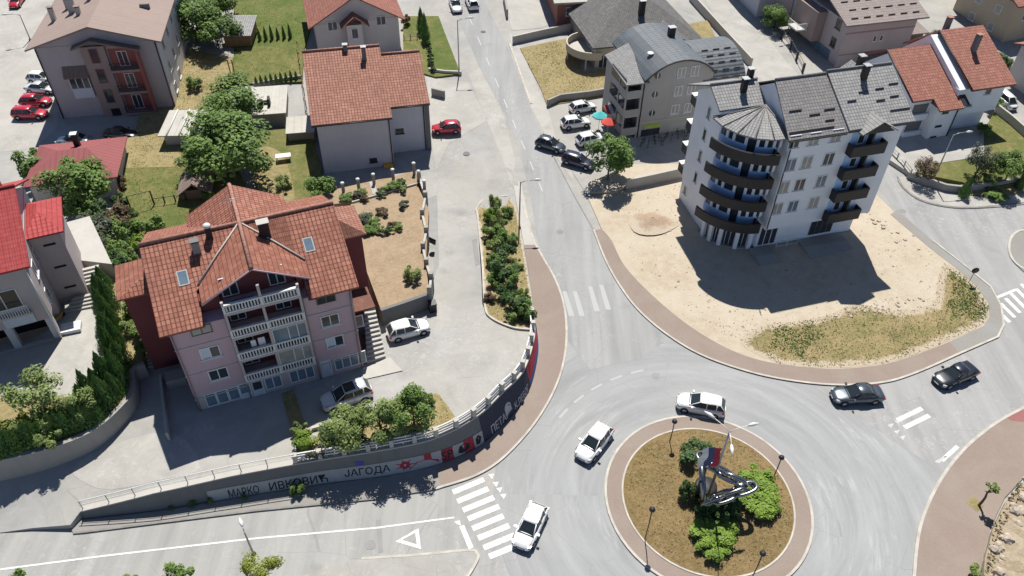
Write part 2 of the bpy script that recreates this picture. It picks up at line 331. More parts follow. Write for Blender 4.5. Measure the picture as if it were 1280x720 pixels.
# ------------------------------------------------------------------ ground sheets
def sheet(name, pts, m, zf=RZ, off=0., cell=2.5, skirt=0., px=True, kind='structure', parent=None, fade=0):
    """polygon draped on zf; pts measured in the survey picture (px) or in metres"""
    f = (lambda x, y: zf(x, y) + off)
    W = [G(p[0], p[1], f) for p in pts] if px else [Vector((p[0], p[1], 0)) for p in pts]
    bm = bmesh.new(); vs = [bm.verts.new((p.x, p.y, 0)) for p in W]; face = bm.faces.new(vs)
    face.normal_update()
    if face.normal.z < 0: face.normal_flip()
    bmesh.ops.triangulate(bm, faces=bm.faces[:], ngon_method='EAR_CLIP')
    for ax in (0, 1):
        lo = min(p[ax] for p in W); hi = max(p[ax] for p in W); k = math.ceil(lo / cell)
        while k * cell < hi:
            co = [0, 0, 0]; no = [0, 0, 0]; co[ax] = k * cell; no[ax] = 1
            bmesh.ops.bisect_plane(bm, geom=bm.verts[:] + bm.edges[:] + bm.faces[:], plane_co=co, plane_no=no, dist=1e-5); k += 1
    for v in bm.verts: v.co.z = f(v.co.x, v.co.y)
    if skirt:
        be = [e for e in bm.edges if e.is_boundary]
        r = bmesh.ops.extrude_edge_only(bm, edges=be)
        for v in [g for g in r['geom'] if isinstance(g, bmesh.types.BMVert)]: v.co.z -= skirt
    me = bpy.data.meshes.new(name); bm.to_mesh(me); bm.free()
    if fade:
        at = me.attributes.new('cover', 'FLOAT', 'POINT'); E = [(W[i], W[(i + 1) % len(W)]) for i in range(len(W))]
        def ds(v):
            best = 1e9
            for a, b in E:
                dx, dy = b.x - a.x, b.y - a.y; t = max(0, min(1, ((v.co.x - a.x) * dx + (v.co.y - a.y) * dy) / (dx * dx + dy * dy + 1e-9))); best = min(best, math.hypot(a.x + dx * t - v.co.x, a.y + dy * t - v.co.y))
            return min(1, best / fade)
        at.data.foreach_set('value', [ds(v) for v in me.vertices])
    o = put(name, me, m, parent)
    if kind: o['kind'] = kind
    return o
def strip(name, path, m, zf=RZ, w=.18, h=.13, px=True, closed=False, kind='structure', base=-.1, up=0.):
    """kerb or low edging of width w and height h along a line"""
    W = [G(p[0], p[1], zf, up) for p in path] if px else [Vector((p[0], p[1], 0)) for p in path]
    n = len(W); V = []; F = []
    for i, p in enumerate(W):
        a = W[i - 1] if (i or closed) else p; b = W[(i + 1) % n] if (i < n - 1 or closed) else p
        d = (b - a); d.z = 0; d.normalize(); nn = Vector((-d.y, d.x, 0)) * w / 2; z = zf(p.x, p.y)
        V += [(p.x - nn.x, p.y - nn.y, z + base), (p.x - nn.x, p.y - nn.y, z + h), (p.x + nn.x, p.y + nn.y, z + h), (p.x + nn.x, p.y + nn.y, z + base)]
    for i in range(n if closed else n - 1):
        j = (i + 1) % n
        for k in range(4): F.append((i * 4 + k, i * 4 + (k + 1) % 4, j * 4 + (k + 1) % 4, j * 4 + k))
    if not closed: F += [(0, 1, 2, 3), ((n - 1) * 4 + 3, (n - 1) * 4 + 2, (n - 1) * 4 + 1, (n - 1) * 4)]
    o = obj(name, MB().grid(V, F), m)
    if kind: o['kind'] = kind
    return o
# ------------------------------------------------------------------ building parts (local frame: x along the front, y into the depth, front faces -y)
_wc = {}
def window(parent, x, y, z, w=1.3, h=1.4, face='f', panes=2, frame='white_frame', glass='pane', sill=True, name='window', shut=0, dz=0):
    """centre of the opening on a wall plane; frame stands proud, pane is a sub-part"""
    key = (w, h, panes, sill, shut)
    if key not in _wc:
        f = MB(); t = .08
        for a, b, c, d in ((-w/2, w/2, h/2 - t, h/2), (-w/2, w/2, -h/2, -h/2 + t), (-w/2, -w/2 + t, -h/2 + t, h/2 - t), (w/2 - t, w/2, -h/2 + t, h/2 - t)): f.box(a, b, -.06, .02, c, d)
        for k in range(1, panes): xx = -w/2 + w * k / panes; f.box(xx - .04, xx + .04, -.055, .02, -h/2 + t, h/2 - t)
        if sill: f.box(-w/2 - .08, w/2 + .08, -.14, .02, -h/2 - .07, -h/2 - .002)
        g = MB().box(-w/2 + t, w/2 - t, -.025, .015, -h/2 + t, h/2 - t)
        s = MB().box(-w/2 + t, -w/2 + t + (w - 2 * t) * .5, -.045, -.027, h/2 - t - (h - 2 * t) * shut, h/2 - t) if shut else None
        _wc[key] = (f.mesh('window_frame'), g.mesh('window_pane'), s.mesh('roller_shutter') if s else None)
    fm, gm, sm = _wc[key]
    rz = {'f': 0, 'r': math.pi / 2, 'l': -math.pi / 2, 'b': math.pi}.get(face, face)
    o = put(name, fm, frame, parent, (x, y, z - dz), rz); put('pane', gm, glass, o)
    if sm: put('roller_shutter', sm, 'shutter', o)
    return o
def chimney(parent, x, y, z0, z1, w=.6, d=.6, m='concrete_light', cap='galvanised', dz=0):
    c = obj('chimney', MB(dz).box(x - w/2, x + w/2, y - d/2, y + d/2, z0, z1), m, parent)
    obj('chimney_cap', MB(dz).box(x - w/2 - .08, x + w/2 + .08, y - d/2 - .08, y + d/2 + .08, z1 + .14, z1 + .2).box(x - w/2 + .05, x - w/2 + .13, y - d/2 + .05, y + d/2 - .05, z1, z1 + .14).box(x + w/2 - .13, x + w/2 - .05, y - d/2 + .05, y + d/2 - .05, z1, z1 + .14), cap, c); return c
def arc(cx, cy, r, a0, a1, n): return [(cx + r * math.cos(R_(interp(a0, a1, i / n))), cy + r * math.sin(R_(interp(a0, a1, i / n)))) for i in range(n + 1)]
def ridgecap(mb, A, B, w=.16): mb.tube([A, B], w, 6)
# ------------------------------------------------------------------ setting: ground, roads, pavements
sheet('ground', [(-260, -20), (260, -20), (260, 420), (-260, 420)], 'far_ground', RZ, -.4, 12, px=False)
# asphalt everywhere between the plots, then the single carriageways on top
sheet('road', [(-75, 16), (75, 16), (95, 80), (125, 175), (-125, 175), (-95, 80)], 'asphalt_lot', RZ, 0, 4, px=False)
sheet('west_road', [(-90,660),(105,666),(320,640),(545,612),(600,598),(655,690),(650,770),(-90,780)], 'asphalt_west', RZ, .005, 3)
_rr = lambda a: 17.5 + 9.5 * max(0, math.sin(a * .1309 + .25)) ** .5
ring = [(CEN[0] + _rr(a) * math.cos(a * .1309), CEN[1] + _rr(a) * math.sin(a * .1309)) for a in range(48)]
sheet('roundabout_road', ring, 'asphalt_ring', RZ, .008, 3, px=False)
sheet('main_road', [(548,-30),(575,30),(600,85),(630,140),(650,190),(662,240),(672,300),(690,345),(700,378),(708,400),(709,425),(738,462),(800,448),(836,424),(800,390),(776,358),(758,325),(745,290),(720,245),(690,195),(665,140),(640,70),(610,10),(595,-30)], 'asphalt_main', RZ, .014, 3)
sheet('east_road', [(1020,485),(1100,481),(1145,467),(1205,444),(1247,424),(1256,400),(1252,380),(1238,358),(1200,325),(1165,300),(1120,262),(1085,220),(1100,190),(1130,205),(1165,240),(1210,258),(1290,252),(1300,495),(1250,523),(1210,552),(1178,590),(1130,560)], 'asphalt_east', RZ, .014, 3)
sheet('north_road', [(868,-25),(905,40),(945,95),(1000,140),(1035,130),(985,80),(955,40),(905,-25)], 'concrete_pale', RZ, .01, 3)
sheet('west_street', [(-60,110),(-60,200),(0,190),(45,185),(70,160),(95,20),(70,-60),(-60,-60)], 'concrete_pale', RZ, .01, 4)
# pavements
west_in = [(545,584),(600,559),(637,524),(661,491),(673,445),(671,415),(664,360),(655,306)]
west_out = smooth([(669,306),(680,325),(694,350),(704,378),(708,410),(706,445),(697,478),(680,512),(656,545),(624,577),(592,596),(552,609)])
sheet('pavement', west_in + west_out, 'paver_red', RZ, .12, 2, .3)
sheet('pavement', [(105,650),(200,639),(300,622),(400,606),(480,596),(545,583),(552,609),(545,611.5),(470,624),(320,639),(200,654),(105,666),(92,667),(85,655)], 'paver_grey', RZ, .12, 2, .3)
sheet('pavement', [(642,232),(655,306),(669,306),(660,270),(652,232)], 'concrete_light', RZ, .11, 2, .3)
east_out = smooth([(742,288),(757,326),(775,358),(797,387),(830,416),(872,442),(922,461),(975,474),(1040,481.5),(1100,479),(1143,467),(1200,442)])
east_in = smooth([(1187,427),(1140,445),(1100,456),(1040,461),(975,455),(930,444),(888,424),(848,397),(808,362),(780,331),(764,300),(752,286)])
sheet('pavement', east_out + east_in, 'paver_red', RZ, .12, 2, .3)
sheet('pavement', [(1200,442),(1247,421.5),(1254,407),(1251,383),(1238,359),(1200,328),(1165,301),(1122,262),(1113,268),(1160,308),(1195,335),(1221,358),(1235,378),(1237,395),(1230,407),(1187,427)], 'paver_grey', RZ, .12, 2, .3)
se_out = smooth([(1290,505),(1250,526),(1212,555),(1182,590),(1160,630),(1147,672),(1141,735)])
sheet('pavement', se_out + [(1226,735),(1228,700),(1238,660),(1256,622),(1290,586)], 'paver_red', RZ, .12, 2, .3)
sheet('cycle_path', [(1258,520),(1270,514),(1290,510),(1290,528),(1275,527),(1262,525)], 'paver_bright', RZ, .126, 2)
sheet('traffic_island', smooth([(400,712),(452,699),(520,694.5),(585,688.5),(596,692),(597,700),(584,722),(560,740),(430,760),(330,745)], True, 4), 'asphalt_lot', RZ, .12, 2, .3)
sheet('pavement', smooth([(1122,222),(1130,236),(1150,250),(1180,258),(1220,260),(1290,253),(1290,240),(1245,246),(1200,243),(1165,236),(1140,228),(1135,222)], True, 4), 'concrete_pale', RZ, .12, 2, .3)
sheet('pavement', smooth([(1262,300),(1262,318),(1272,332),(1295,345),(1295,285),(1272,289)], True, 4), 'paver_grey', RZ, .12, 2, .3)
# roundabout island
circ = lambda r, n=64: [(CEN[0] + r * math.cos(2 * math.pi * i / n), CEN[1] + r * math.sin(2 * math.pi * i / n)) for i in range(n)]
sheet('island_pavement', circ(8.2), 'paver_red', RZ, .12, 2, .3, px=False)
def islz(x, y): return RZ(x, y) + .14 + .35 * max(0, 1 - ((x - CEN[0]) ** 2 + (y - CEN[1]) ** 2) / 47.)
sheet('island_grass', circ(6.85), 'dry_grass', islz, 0, 1, .1, px=False)
strip('kerb', circ(8.28), 'kerb', RZ, .2, .14, px=False, closed=True); strip('kerb', circ(6.9), 'kerb', RZ, .14, .17, px=False, closed=True)
strip('kerb', west_out + [(545,611.5)], 'kerb', RZ, .2, .135); strip('kerb', [(545,611.5),(470,624),(320,639),(200,654),(105,666),(92,667)], 'kerb_dark', RZ, .16, .135)
strip('kerb', east_out + [(1247,421.5),(1254,407),(1251,383),(1238,359),(1200,328),(1165,301)], 'kerb', RZ, .2, .135)
strip('kerb', se_out, 'kerb', RZ, .24, .135)
strip('kerb', smooth([(452,699),(520,694.5),(585,688.5),(596,692),(597,700),(584,722),(570,735)]), 'kerb', RZ, .2, .135)
strip('kerb', smooth([(1122,222),(1130,236),(1150,250),(1180,258),(1220,260),(1290,253)]), 'kerb_dark', RZ, .2, .14)
strip('kerb', smooth([(1290,288),(1272,290),(1262,301),(1262,318),(1272,332),(1295,345)]), 'kerb', RZ, .25, .15)
strip('kerb', [(690,192),(715,240),(742,288)], 'kerb_dark', RZ, .12, .03); strip('kerb', [(637,55),(664,130)], 'kerb', RZ, .3, .1)
strip('kerb', [(648,228),(652,250),(662,285),(669,306)], 'kerb', RZ, .2, .13)
# the sandy plot round the white block
sheet('sandy_plot', [(735,247),(772,240),(850,222),(905,240),(1090,238),(1115,262),(1160,306),(1195,335),(1221,358),(1235,378),(1237,395),(1230,407),(1187,427)] + east_in[1:], 'sand', RZ, .1, 3, .2)
sheet('dry_verge', smooth([(925,428),(960,405),(1000,402),(1040,392),(1070,380),(1120,388),(1165,380),(1172,350),(1180,330),(1195,337),(1220,358),(1233,378),(1235,394),(1228,406),(1186,426),(1140,444),(1100,455),(1040,460),(975,454)], True, 3), 'dry_verge', RZ, .115, .7, kind='stuff', fade=1.5)
heap = G(815, 276, plus(.1))
hv = []; 
for i in range(13):
    r = i / 12 * 2.6
    hv += [(heap.x + r * (1.2 + .14 * math.sin(k * .7854 + 1)) * math.cos(k * .2618), heap.y + r * (1 + .12 * math.sin(k * .5236)) * math.sin(k * .2618), heap.z + .5 * (1 - i / 12) ** 1.5 + (rnd.uniform(-.03, .03) * (1 - i / 12) if i < 12 else -.02)) for k in range(24)]
hm = MB().grid(hv, [(i * 24 + k, (i + 1) * 24 + k, (i + 1) * 24 + (k + 1) % 24, i * 24 + (k + 1) % 24) for i in range(12) for k in range(24)], True)
ho = obj('gravel_heap', hm, 'gravel_heap'); ho['kind'] = 'stuff'; ca = ho.data.attributes.new('cover', 'FLOAT', 'POINT'); ca.data.foreach_set('value', [max(0, 1.05 - (i // 24) / 12 * .95) for i in range(len(ho.data.vertices))])
# rocky bank in the south-east corner
def bank(x, y): return RZ(x, y) + .2 + 1.2 * min(1, max(0, (x - interp(31.2, 36, min(1, max(0, (y - 27) / 12)))) / 3.)) + .1 * math.sin(x * 3.1) * math.sin(y * 2.7)
sheet('rocky_bank', [(1229,735),(1231,700),(1241,662),(1258,626),(1290,592),(1400,640),(1400,760)], 'rocky', bank, 0, .8, .5)
# the raised lot and apron behind the painted wall
WALLPX = [(105,650),(200,639),(300,622),(400,606),(480,596),(546,582),(600,558),(638,523),(662,490),(674,444),(672,412)]
WB = smooth([GZ(a, b, 0) for a, b in WALLPX], n=8)
wl = [0.]
for a, b in zip(WB, WB[1:]): wl.append(wl[-1] + math.hypot(b[0] - a[0], b[1] - a[1]))
WLEN = wl[-1]
def wpt(s):
    i = 0
    while i < len(wl) - 2 and wl[i + 1] < s: i += 1
    t = (s - wl[i]) / (wl[i + 1] - wl[i]); a, b = WB[i], WB[i + 1]; dx, dy = b[0] - a[0], b[1] - a[1]; L = math.hypot(dx, dy)
    return a[0] + dx * t, a[1] + dy * t, dx / L, dy / L
def ws(px, py, z):
    x, y = GZ(px, py, z); best = min(range(len(WB)), key=lambda i: (WB[i][0] - x) ** 2 + (WB[i][1] - y) ** 2); return wl[best]
BAT = .23           # the wall leans back
def wp(s, z, off=0.):
    x, y, dx, dy = wpt(s); k = off - BAT * max(z, 0); return (x + dy * k, y - dx * k, z)
def topz(b, t):
    s = ws(b[0], b[1], 0); lo, hi = 0., 6.
    for _ in range(30):
        m = (lo + hi) / 2; x, y, z = wp(s, m); z -= CAM_H; v = y * math.sin(PITCH) + z * math.cos(PITCH); d = y * math.cos(PITCH) - z * math.sin(PITCH); X = FPX * x / d; Y = FPX * v / d
        if 360 - (math.sin(-ROLL) * X + math.cos(ROLL) * Y) > t: lo = m
        else: hi = m
    return s, lo
WALLBASE = WALLPX
WT = [(0, .85)] + [topz(b, t) for b, t in (((200,639),617),((300,622),595),((400,606),576.5),((480,596),563.5),((546,582),549.5),((600,560),523),((636,524),489),((662,490),463))] + [(WLEN, 2.1)]
def wtop(s):
    for (a, za), (b, zb) in zip(WT, WT[1:]):
        if s <= b: return interp(za, zb, (s - a) / (b - a))
    return WT[-1][1]
inner = [wp(s, wtop(s), -.2)[:2] for s in [WLEN * i / 40 for i in range(41)]]
def pw(px, zf): 
    g = G(px[0], px[1], zf); return (g.x, g.y)
lot_rest = [pw(p, LZ) for p in [(640,412),(610,398),(603,380),(600,330),(597,262),(606,250),(640,240),(646,231),(640,212),(625,205),(600,205),(570,207),(545,211),(530,215),(530,260),(548,300),(540,370),(505,395),(470,400),(440,380),(240,430),(205,452),(165,470),(160,495),(120,530),(60,560),(-20,585),(-20,668),(40,660),(88,656)]]
def lotz(x, y): return LZ(x, y)
sheet('parking_lot', inner + lot_rest, 'asphalt_lot', LZ, 0, 1.5, 1.2, px=False)
sheet('lot_patch', [(520,255),(546,243),(549,330),(540,352),(545,300),(524,290)], 'patch_dark', LZ, .012, 2)
sheet('lot_patch', smooth([(92,585),(130,560),(215,540),(250,585),(200,600),(135,612),(100,600)], True, 3), 'concrete_pale', LZ, .012, 1.5)
sheet('landing', [(452,462),(487,446),(503,463),(455,474)], 'concrete_light', LZ, .1, 2, .3)
strip_b = smooth([(596,262),(608,248),(634,246),(645,262),(652,300),(662,360),(668,409)]) + smooth([(664,413),(640,410),(614,398),(606,382),(603,330),(597,272)])
sheet('planting_strip', strip_b, 'dry_verge', LZ, .12, 1., 2., fade=.3)
strip('kerb', smooth([(664,413),(640,410),(614,398),(606,382),(603,330),(597,272),(596,262),(608,248),(634,246)]), 'kerb', LZ, .2, .2)
plant_b = [(352,492),(366,486),(378,520),(392,556),(372,566)]
sheet('planting_bed', plant_b, 'field', LZ, .1, 1.5, .3)
sheet('planting_bed', [(392,562),(398,540),(470,520),(520,492),(548,492),(572,525),(545,543),(492,556),(430,568)], 'field', LZ, .12, 1.5, .3)
strip('kerb', [(390,538),(420,530),(470,512)], 'kerb', LZ, .25, .4)
# gardens and yards
def yz(x, y): return interp(3.75, 2.3, min(1, max(0, (y - 49) / 22.)))
yard = [(432,290),(440,246),(520,228),(536,262),(532,330),(537,367),(476,387),(455,330)]
sheet('garden', yard, 'garden_soil', yz, 0, 2, 2.5)
sheet('garden_bed', [(410,256),(413,238),(518,214),(527,228),(440,252)], 'garden_soil', yz, .1, 2, 1)
sheet('garden_path', [(466,243),(461,228),(466,226),(473,241)], 'concrete_pale', yz, .14, 2)
strip('garden_edging', [(440,254),(520,231)], 'concrete_light', yz, .16, .22)
sheet('lawn', [(150,205),(168,170),(205,180),(236,175),(300,215),(310,240),(236,262),(235,292),(160,300),(150,290)], 'lawn', plus(.6), 0, 3, 1)
sheet('lawn', [(318,165),(385,155),(402,210),(400,250),(350,262),(318,225)], 'lawn', plus(.55), 0, 3, 1)
sheet('dry_lawn', smooth([(325,185),(350,190),(362,215),(368,255),(345,262),(318,225)], True, 3), 'field', plus(.556), 0, 3)
sheet('dry_field', [(165,175),(200,60),(232,55),(292,72),(290,105),(250,135),(228,190)], 'field', plus(.3), 0, 3, .5)
sheet('dry_field', [(148,195),(152,170),(226,172),(226,208),(155,210)], 'field', plus(.606), 0, 3)
sheet('lawn', [(290,105),(293,-20),(390,-20),(392,20),(380,62),(378,100)], 'lawn_green', plus(.3), 0, 3, .5)
sheet('lawn', [(292,105),(296,60),(378,55),(378,102)], 'lawn', plus(.306), 0, 3)
sheet('concrete_yard', [(225,60),(292,72),(292,60),(225,52)], 'concrete', plus(.31), 0, 3)
sheet('lawn', [(504,20),(548,20),(576,92),(545,96),(504,84)], 'lawn', plus(.25), 0, 3, .5)
sheet('lawn', [(536,30),(549,22),(574,90),(548,92),(536,62)], 'lawn_green', plus(.256), 0, 3)
sheet('driveway', [(534,96),(585,103),(610,150),(560,180),(545,215),(536,150)], 'concrete_pale', plus(.02), 0, 3, .2)
sheet('pavement', [(585,92),(600,85),(628,140),(644,200),(640,232),(628,200),(612,160)], 'concrete_pale', RZ, .02, 2)
sheet('dry_plot', [(650,60),(712,47),(728,90),(772,85),(772,118),(684,132),(676,110)], 'field', plus(.15), 0, 3, .3)
sheet('pavement', [(637,40),(652,62),(680,128),(700,140),(718,230),(694,193),(664,135),(640,72)], 'concrete_pale', RZ, .03, 2)
sheet('forecourt', [(684,132),(772,118),(900,160),(858,215),(792,218),(735,246),(700,190)], 'asphalt_lot', RZ, .05, 3)
sheet('sandy_bank', [(740,240),(735,228),(790,205),(850,205),(852,212),(800,222),(770,240)], 'sand', RZ, .35, 2, .5)
sheet('dry_plot', [(860,30),(885,25),(905,70),(930,96),(900,105),(880,60)], 'field', plus(.2), 0, 3, .3)
sheet('paved_yard', [(640,38),(676,35),(690,30),(688,0),(630,0)], 'concrete_pale', RZ, .03, 3)
sheet('lawn', [(1225,170),(1243,140),(1290,160),(1290,225),(1240,235),(1140,215),(1160,195),(1225,195)], 'lawn', plus(.5), 0, 3, .6)
sheet('driveway', [(1105,195),(1120,160),(1230,165),(1230,195),(1165,205),(1140,218)], 'concrete_pale', plus(.3), .25, 3, .5)
sheet('dry_verge', smooth([(1165,228),(1200,232),(1290,225),(1290,240),(1240,244),(1200,242)], True, 3), 'field', RZ, .14, 2, kind='stuff')
# courtyard of the red roofed house, its terrace steps
CZ = 3.4
flat = lambda h: (lambda x, y: h)
sheet('courtyard', [(-60,440),(40,425),(78,400),(95,375),(128,372),(140,385),(150,450),(125,490),(60,500),(20,520),(-60,560)], 'concrete_pale', flat(CZ), 0, 3, 2)
sheet('terrace', [(84,332),(100,300),(128,330),(130,352),(96,360)], 'concrete_light', flat(CZ + .74), 0, 3, 2)
sheet('hedge_bed', [(118,500),(145,470),(128,372),(120,330),(145,340),(166,385),(176,420),(179,452),(166,462),(160,500),(110,540),(40,565),(-40,580),(-40,500),(40,495)], 'field', flat(CZ + .1), 0, 3, 2.4)
sheet('terrace', [(75,280),(112,270),(140,330),(98,325)], 'concrete_light', flat(CZ + 1.9), 0, 3, 2)
def steps(name, label, a, b, c, d, z0, z1, n, m='concrete_light'):
    """flight: a-b lower front edge, d-c upper back edge (metres)"""
    t = thing(name, label, 'steps', (a[0], a[1], z0 - .3)); mb = MB(z0 - .3)
    for i in range(n):
        f0 = i / n; l0 = (interp(a[0], d[0], f0) - a[0], interp(a[1], d[1], f0) - a[1]); r0 = (interp(b[0], c[0], f0) - a[0], interp(b[1], c[1], f0) - a[1])
        r1 = (c[0] - a[0], c[1] - a[1]); l1 = (d[0] - a[0], d[1] - a[1])
        mb.prism([l0, r0, r1, l1], z0 - .3 if i == 0 else z0 + (z1 - z0) * i / n, z0 + (z1 - z0) * (i + 1) / n)
    obj('treads', mb, m, t); return t
steps('terrace_steps', 'short flight of pale steps beside the tower of the red roofed house', GZ(80,392,CZ), GZ(124,383,CZ), GZ(124,364,CZ+.75), GZ(93,371,CZ+.75), CZ, CZ + .75, 4)
steps('terrace_steps', 'upper flight of pale steps between the cypress hedge and the red roofed house', GZ(93,362,CZ+.75), GZ(126,354,CZ+.75), GZ(124,332,CZ+1.6), GZ(92,340,CZ+1.6), CZ + .75, CZ + 1.75, 5)
steps('garden_steps', 'narrow shaded steps between the garden slope and the dark red side wall', GZ(185,461,2.3), GZ(200,455,2.4), GZ(194,411,4.3), GZ(181,414,4.3), 2.3, 4.3, 10)
steps('side_steps', 'sunlit steps climbing beside the right wall of the pink apartment block', GZ(459,454,1.7), GZ(482,446,1.8), GZ(468,382,4.3), GZ(455,384,4.3), 1.7, 4.4, 12)
# painted markings
def mark(pts, m='line_paint', zf=RZ, off=.02, name='road_marking'): return sheet(name, pts, m, zf, off, 2.5)
def bar(cx, cy, hx, hy, t, m='line_paint', zf=RZ):
    a = G(cx - hx, cy - hy, zf); b = G(cx + hx, cy + hy, zf); d = (b - a); d.z = 0; d.normalize(); n = Vector((-d.y, d.x, 0)) * t / 2
    return sheet('road_marking', [tuple((a - n)[:2]), tuple((b - n)[:2]), tuple((b + n)[:2]), tuple((a + n)[:2])], m, zf, .02, 2.5, px=False)
for c in [(585.5,607.5),(591,619),(598,630),(604.5,641),(610,653),(617,665),(624,677),(631,688)]: bar(c[0], c[1], 19.5, -8, .5)
for c in [(614,595),(619.5,605),(624,612),(629,620)]: mark([(c[0]-4,c[1]-2),(c[0]+4,c[1]-3),(c[0]+1,c[1]+4)])
def line(pts, w, m='line_paint', zf=RZ):
    o = strip('road_marking', pts, m, zf, w, .022, base=.018); return o
line([(0,712),(130,695),(320,673),(470,660),(568,647)], .16); line([(-40,716),(-10,713)], .16)
a = [(494,677),(523,660),(526.5,686.5)]; b = [(502.5,675),(519,666),(521,680.5)]
for i in range(3): mark([a[i], a[(i + 1) % 3], b[(i + 1) % 3], b[i]])
mark([(568,652),(575,650),(576,657),(571,655)]); mark([(574,658),(580,656),(592,684),(586,687)])
for x, y, m in [(703,378,'line_ghost'),(716,378,'line_ghost'),(735,372,'line_ghost'),(749,370,'line_ghost')]: mark([(x,y-14),(x+5,y-14),(x+15,y+17),(x+8,y+17)], m)
for i in range(9):
    y0 = 20 + i * 26; x0 = 586 + (y0 - 20) * .42 ; line([(x0, y0), (x0 + 4.6, y0 + 11)], .13, 'line_faded')
for c in [(1137,518),(1146,527)]: bar(c[0], c[1], 15.5, -7.5, .42)
for c in [(1113.5,531),(1121,539),(1128,546),(1122,526)]: mark([(c[0]-4,c[1]),(c[0]+4,c[1]-2),(c[0]+1,c[1]+4)], 'line_faded')
for i in range(6): bar(1253 + i * 6.5, 394 - i * 6, 9, 9, .42)
bar(1258, 367, 12, -5, .3); bar(1187, 567, 10, -9, .35)
for i in range(5):
    an = R_(105 + i * 9); r = 14.2; p = [(CEN[0] + rr * math.cos(an + d), CEN[1] + rr * math.sin(an + d)) for rr, d in ((r - .12, 0), (r - .12, .09), (r + .12, .09), (r + .12, 0))]
    sheet('road_marking', p, 'line_ghost', RZ, .02, 2.5, px=False)
sheet('road_marking', [(1168,577),(1188,566),(1192,562),(1186,569),(1174,579)], 'line_faded', RZ, .02)

for k, (x, y, zf) in enumerate([(583,192,LZ),(541,309,LZ),(1128,264,RZ),(604,40,RZ),(700,290,RZ),(463,681,RZ),(820,470,RZ)]):
    c = G(x, y, zf); o = sheet('manhole_cover', [(c.x + .42 * math.cos(a * .524), c.y + .42 * math.sin(a * .524)) for a in range(12)], 'dark_metal' if k in (0, 3) else 'patch_dark', zf, .022, 3, px=False)
for pts, zf in [([(606,350),(628,356),(634,420),(612,428)], LZ), ([(560,452),(596,450),(600,470),(566,474)], LZ)]: sheet('lot_patch', pts, 'asphalt_lot', zf, .01, 1.5)
for pts in [[(470,650),(476,649),(479,690),(473,691)], [(590,300),(596,298),(600,330),(594,332)]]: sheet('road_patch', pts, 'patch_dark', RZ if pts[0][1] > 600 else LZ, .019, 2)
# ------------------------------------------------------------------ buildings
def shell(mb, cx, cy, r0, r1, a0, a1, z0, z1, n=14):
    return mb.prism(arc(cx, cy, r1, a0, a1, n) + arc(cx, cy, r0, a1, a0, n), z0, z1)
# ---- white corner block
B0 = .9
wb = thing('apartment_building', 'tall white apartment block with a round corner of dark curved balconies and grey tiled roofs', 'apartment block', (39.34, 69.57, B0), 16.5)
bay = arc(-13.3, 5.4, 4.0, 180, 270, 14)
obj('wall', MB(B0).prism([(-12.9,0),(0,0),(0,11.5),(-17.3,11.5)] + bay + [(-12.9,1.4)], 4.15, 15.2).prismx([(5.6,15.2),(11.6,15.2),(11.6,15.25),(8.4,17.2),(5.6,15.85)], -17.3, -12.4)
    .prismx([(.25,15.2),(10.7,15.2),(5.4,18.6)], -12.6, -.15), 'plaster_white', wb)
obj('ground_floor', MB(B0).prism([(-12.9,.95),(-.85,.95),(-.85,11.4),(-17.2,11.4),(-17.2,5.4)] + arc(-13.3, 5.4, 3.9, 180, 268, 12) + [(-12.9,1.4)], .3, 4.15), 'plaster_white', wb)
obj('plinth', MB(B0).prism([(-12.9,.85),(-.75,.85),(-.75,11.45),(-17.25,11.45),(-17.3,5.4)] + arc(-13.3, 5.4, 4.3, 180, 268, 12) + [(-12.9,1.2)], .2, 1.05), 'concrete', wb)
def slabs(name, par, m, quads, dz, t=.18, edge=True):
    mb = MB(dz)
    for q in quads: mb.slab(*q[:4], t=t, pts=q if len(q) != 4 else None)
    return obj(name, mb, m, par)
r = slabs('roof', wb, 'tile_greydark', [((-13.45,-.35,15.5),(-6.86,-.35,15.5),(-6.86,5.4,18.95),(-12.6,5.4,18.95)), ((-12.6,11.4,15.35),(-6.86,11.4,15.35),(-6.86,5.4,18.95),(-12.6,5.4,18.95))], B0)
obj('ridge_cap', MB(B0).tube([(-12.6,5.4,18.97),(-6.9,5.4,18.97)], .14, 6), 'ridge_grey', r)
r = slabs('roof', wb, 'tile_grey', [((-6.8,-.4,15.68),(.75,-.4,15.68),(.75,5.4,19.16),(-6.8,5.4,19.16)), ((-6.8,11.4,15.5),(.75,11.4,15.5),(.75,5.4,19.16),(-6.8,5.4,19.16))], B0, .34)
obj('ridge_cap', MB(B0).tube([(-6.8,5.4,19.18),(.75,5.4,19.18)], .14, 6), 'ridge_grey', r)
for (x0, x1, yy) in [(-12.4,-11,2.2),(-10.4,-9.2,1.6),(-8.6,-7.4,1.9),(-8.9,-7.9,.9),(-13.2,-8.2,.25)]: 
    zz = 15.5 + (yy + .35) * .6; obj('snow_guard', MB(B0).box(x0, x1, yy, yy + .06, zz, zz + .17), 'roof_edge', wb)
for (x0, x1, yy) in [(-5.9,-4.9,2.2),(-4.3,-3.2,2.9),(-2.3,-1.3,3.),(-.6,.5,3.3),(-2.7,-1.7,1.9),(-1,0,2.1),(-1.6,.7,.8)]:
    zz = 15.68 + (yy + .4) * .6; obj('snow_guard', MB(B0).box(x0, x1, yy, yy + .06, zz, zz + .17), 'roof_edge', wb)
r = slabs('roof', wb, 'tile_grey', [((-17.9,5.7,16.05),(-12.6,5.7,16.05),(-12.6,8.4,17.55),(-17.9,8.4,17.55)), ((-18.1,12.6,15.5),(-12.6,12.6,15.5),(-12.6,8.4,17.55),(-17.9,8.4,17.55))], B0)
obj('ridge_cap', MB(B0).tube([(-17.9,8.4,17.57),(-12.6,8.4,17.57)], .14, 6), 'ridge_grey', r)
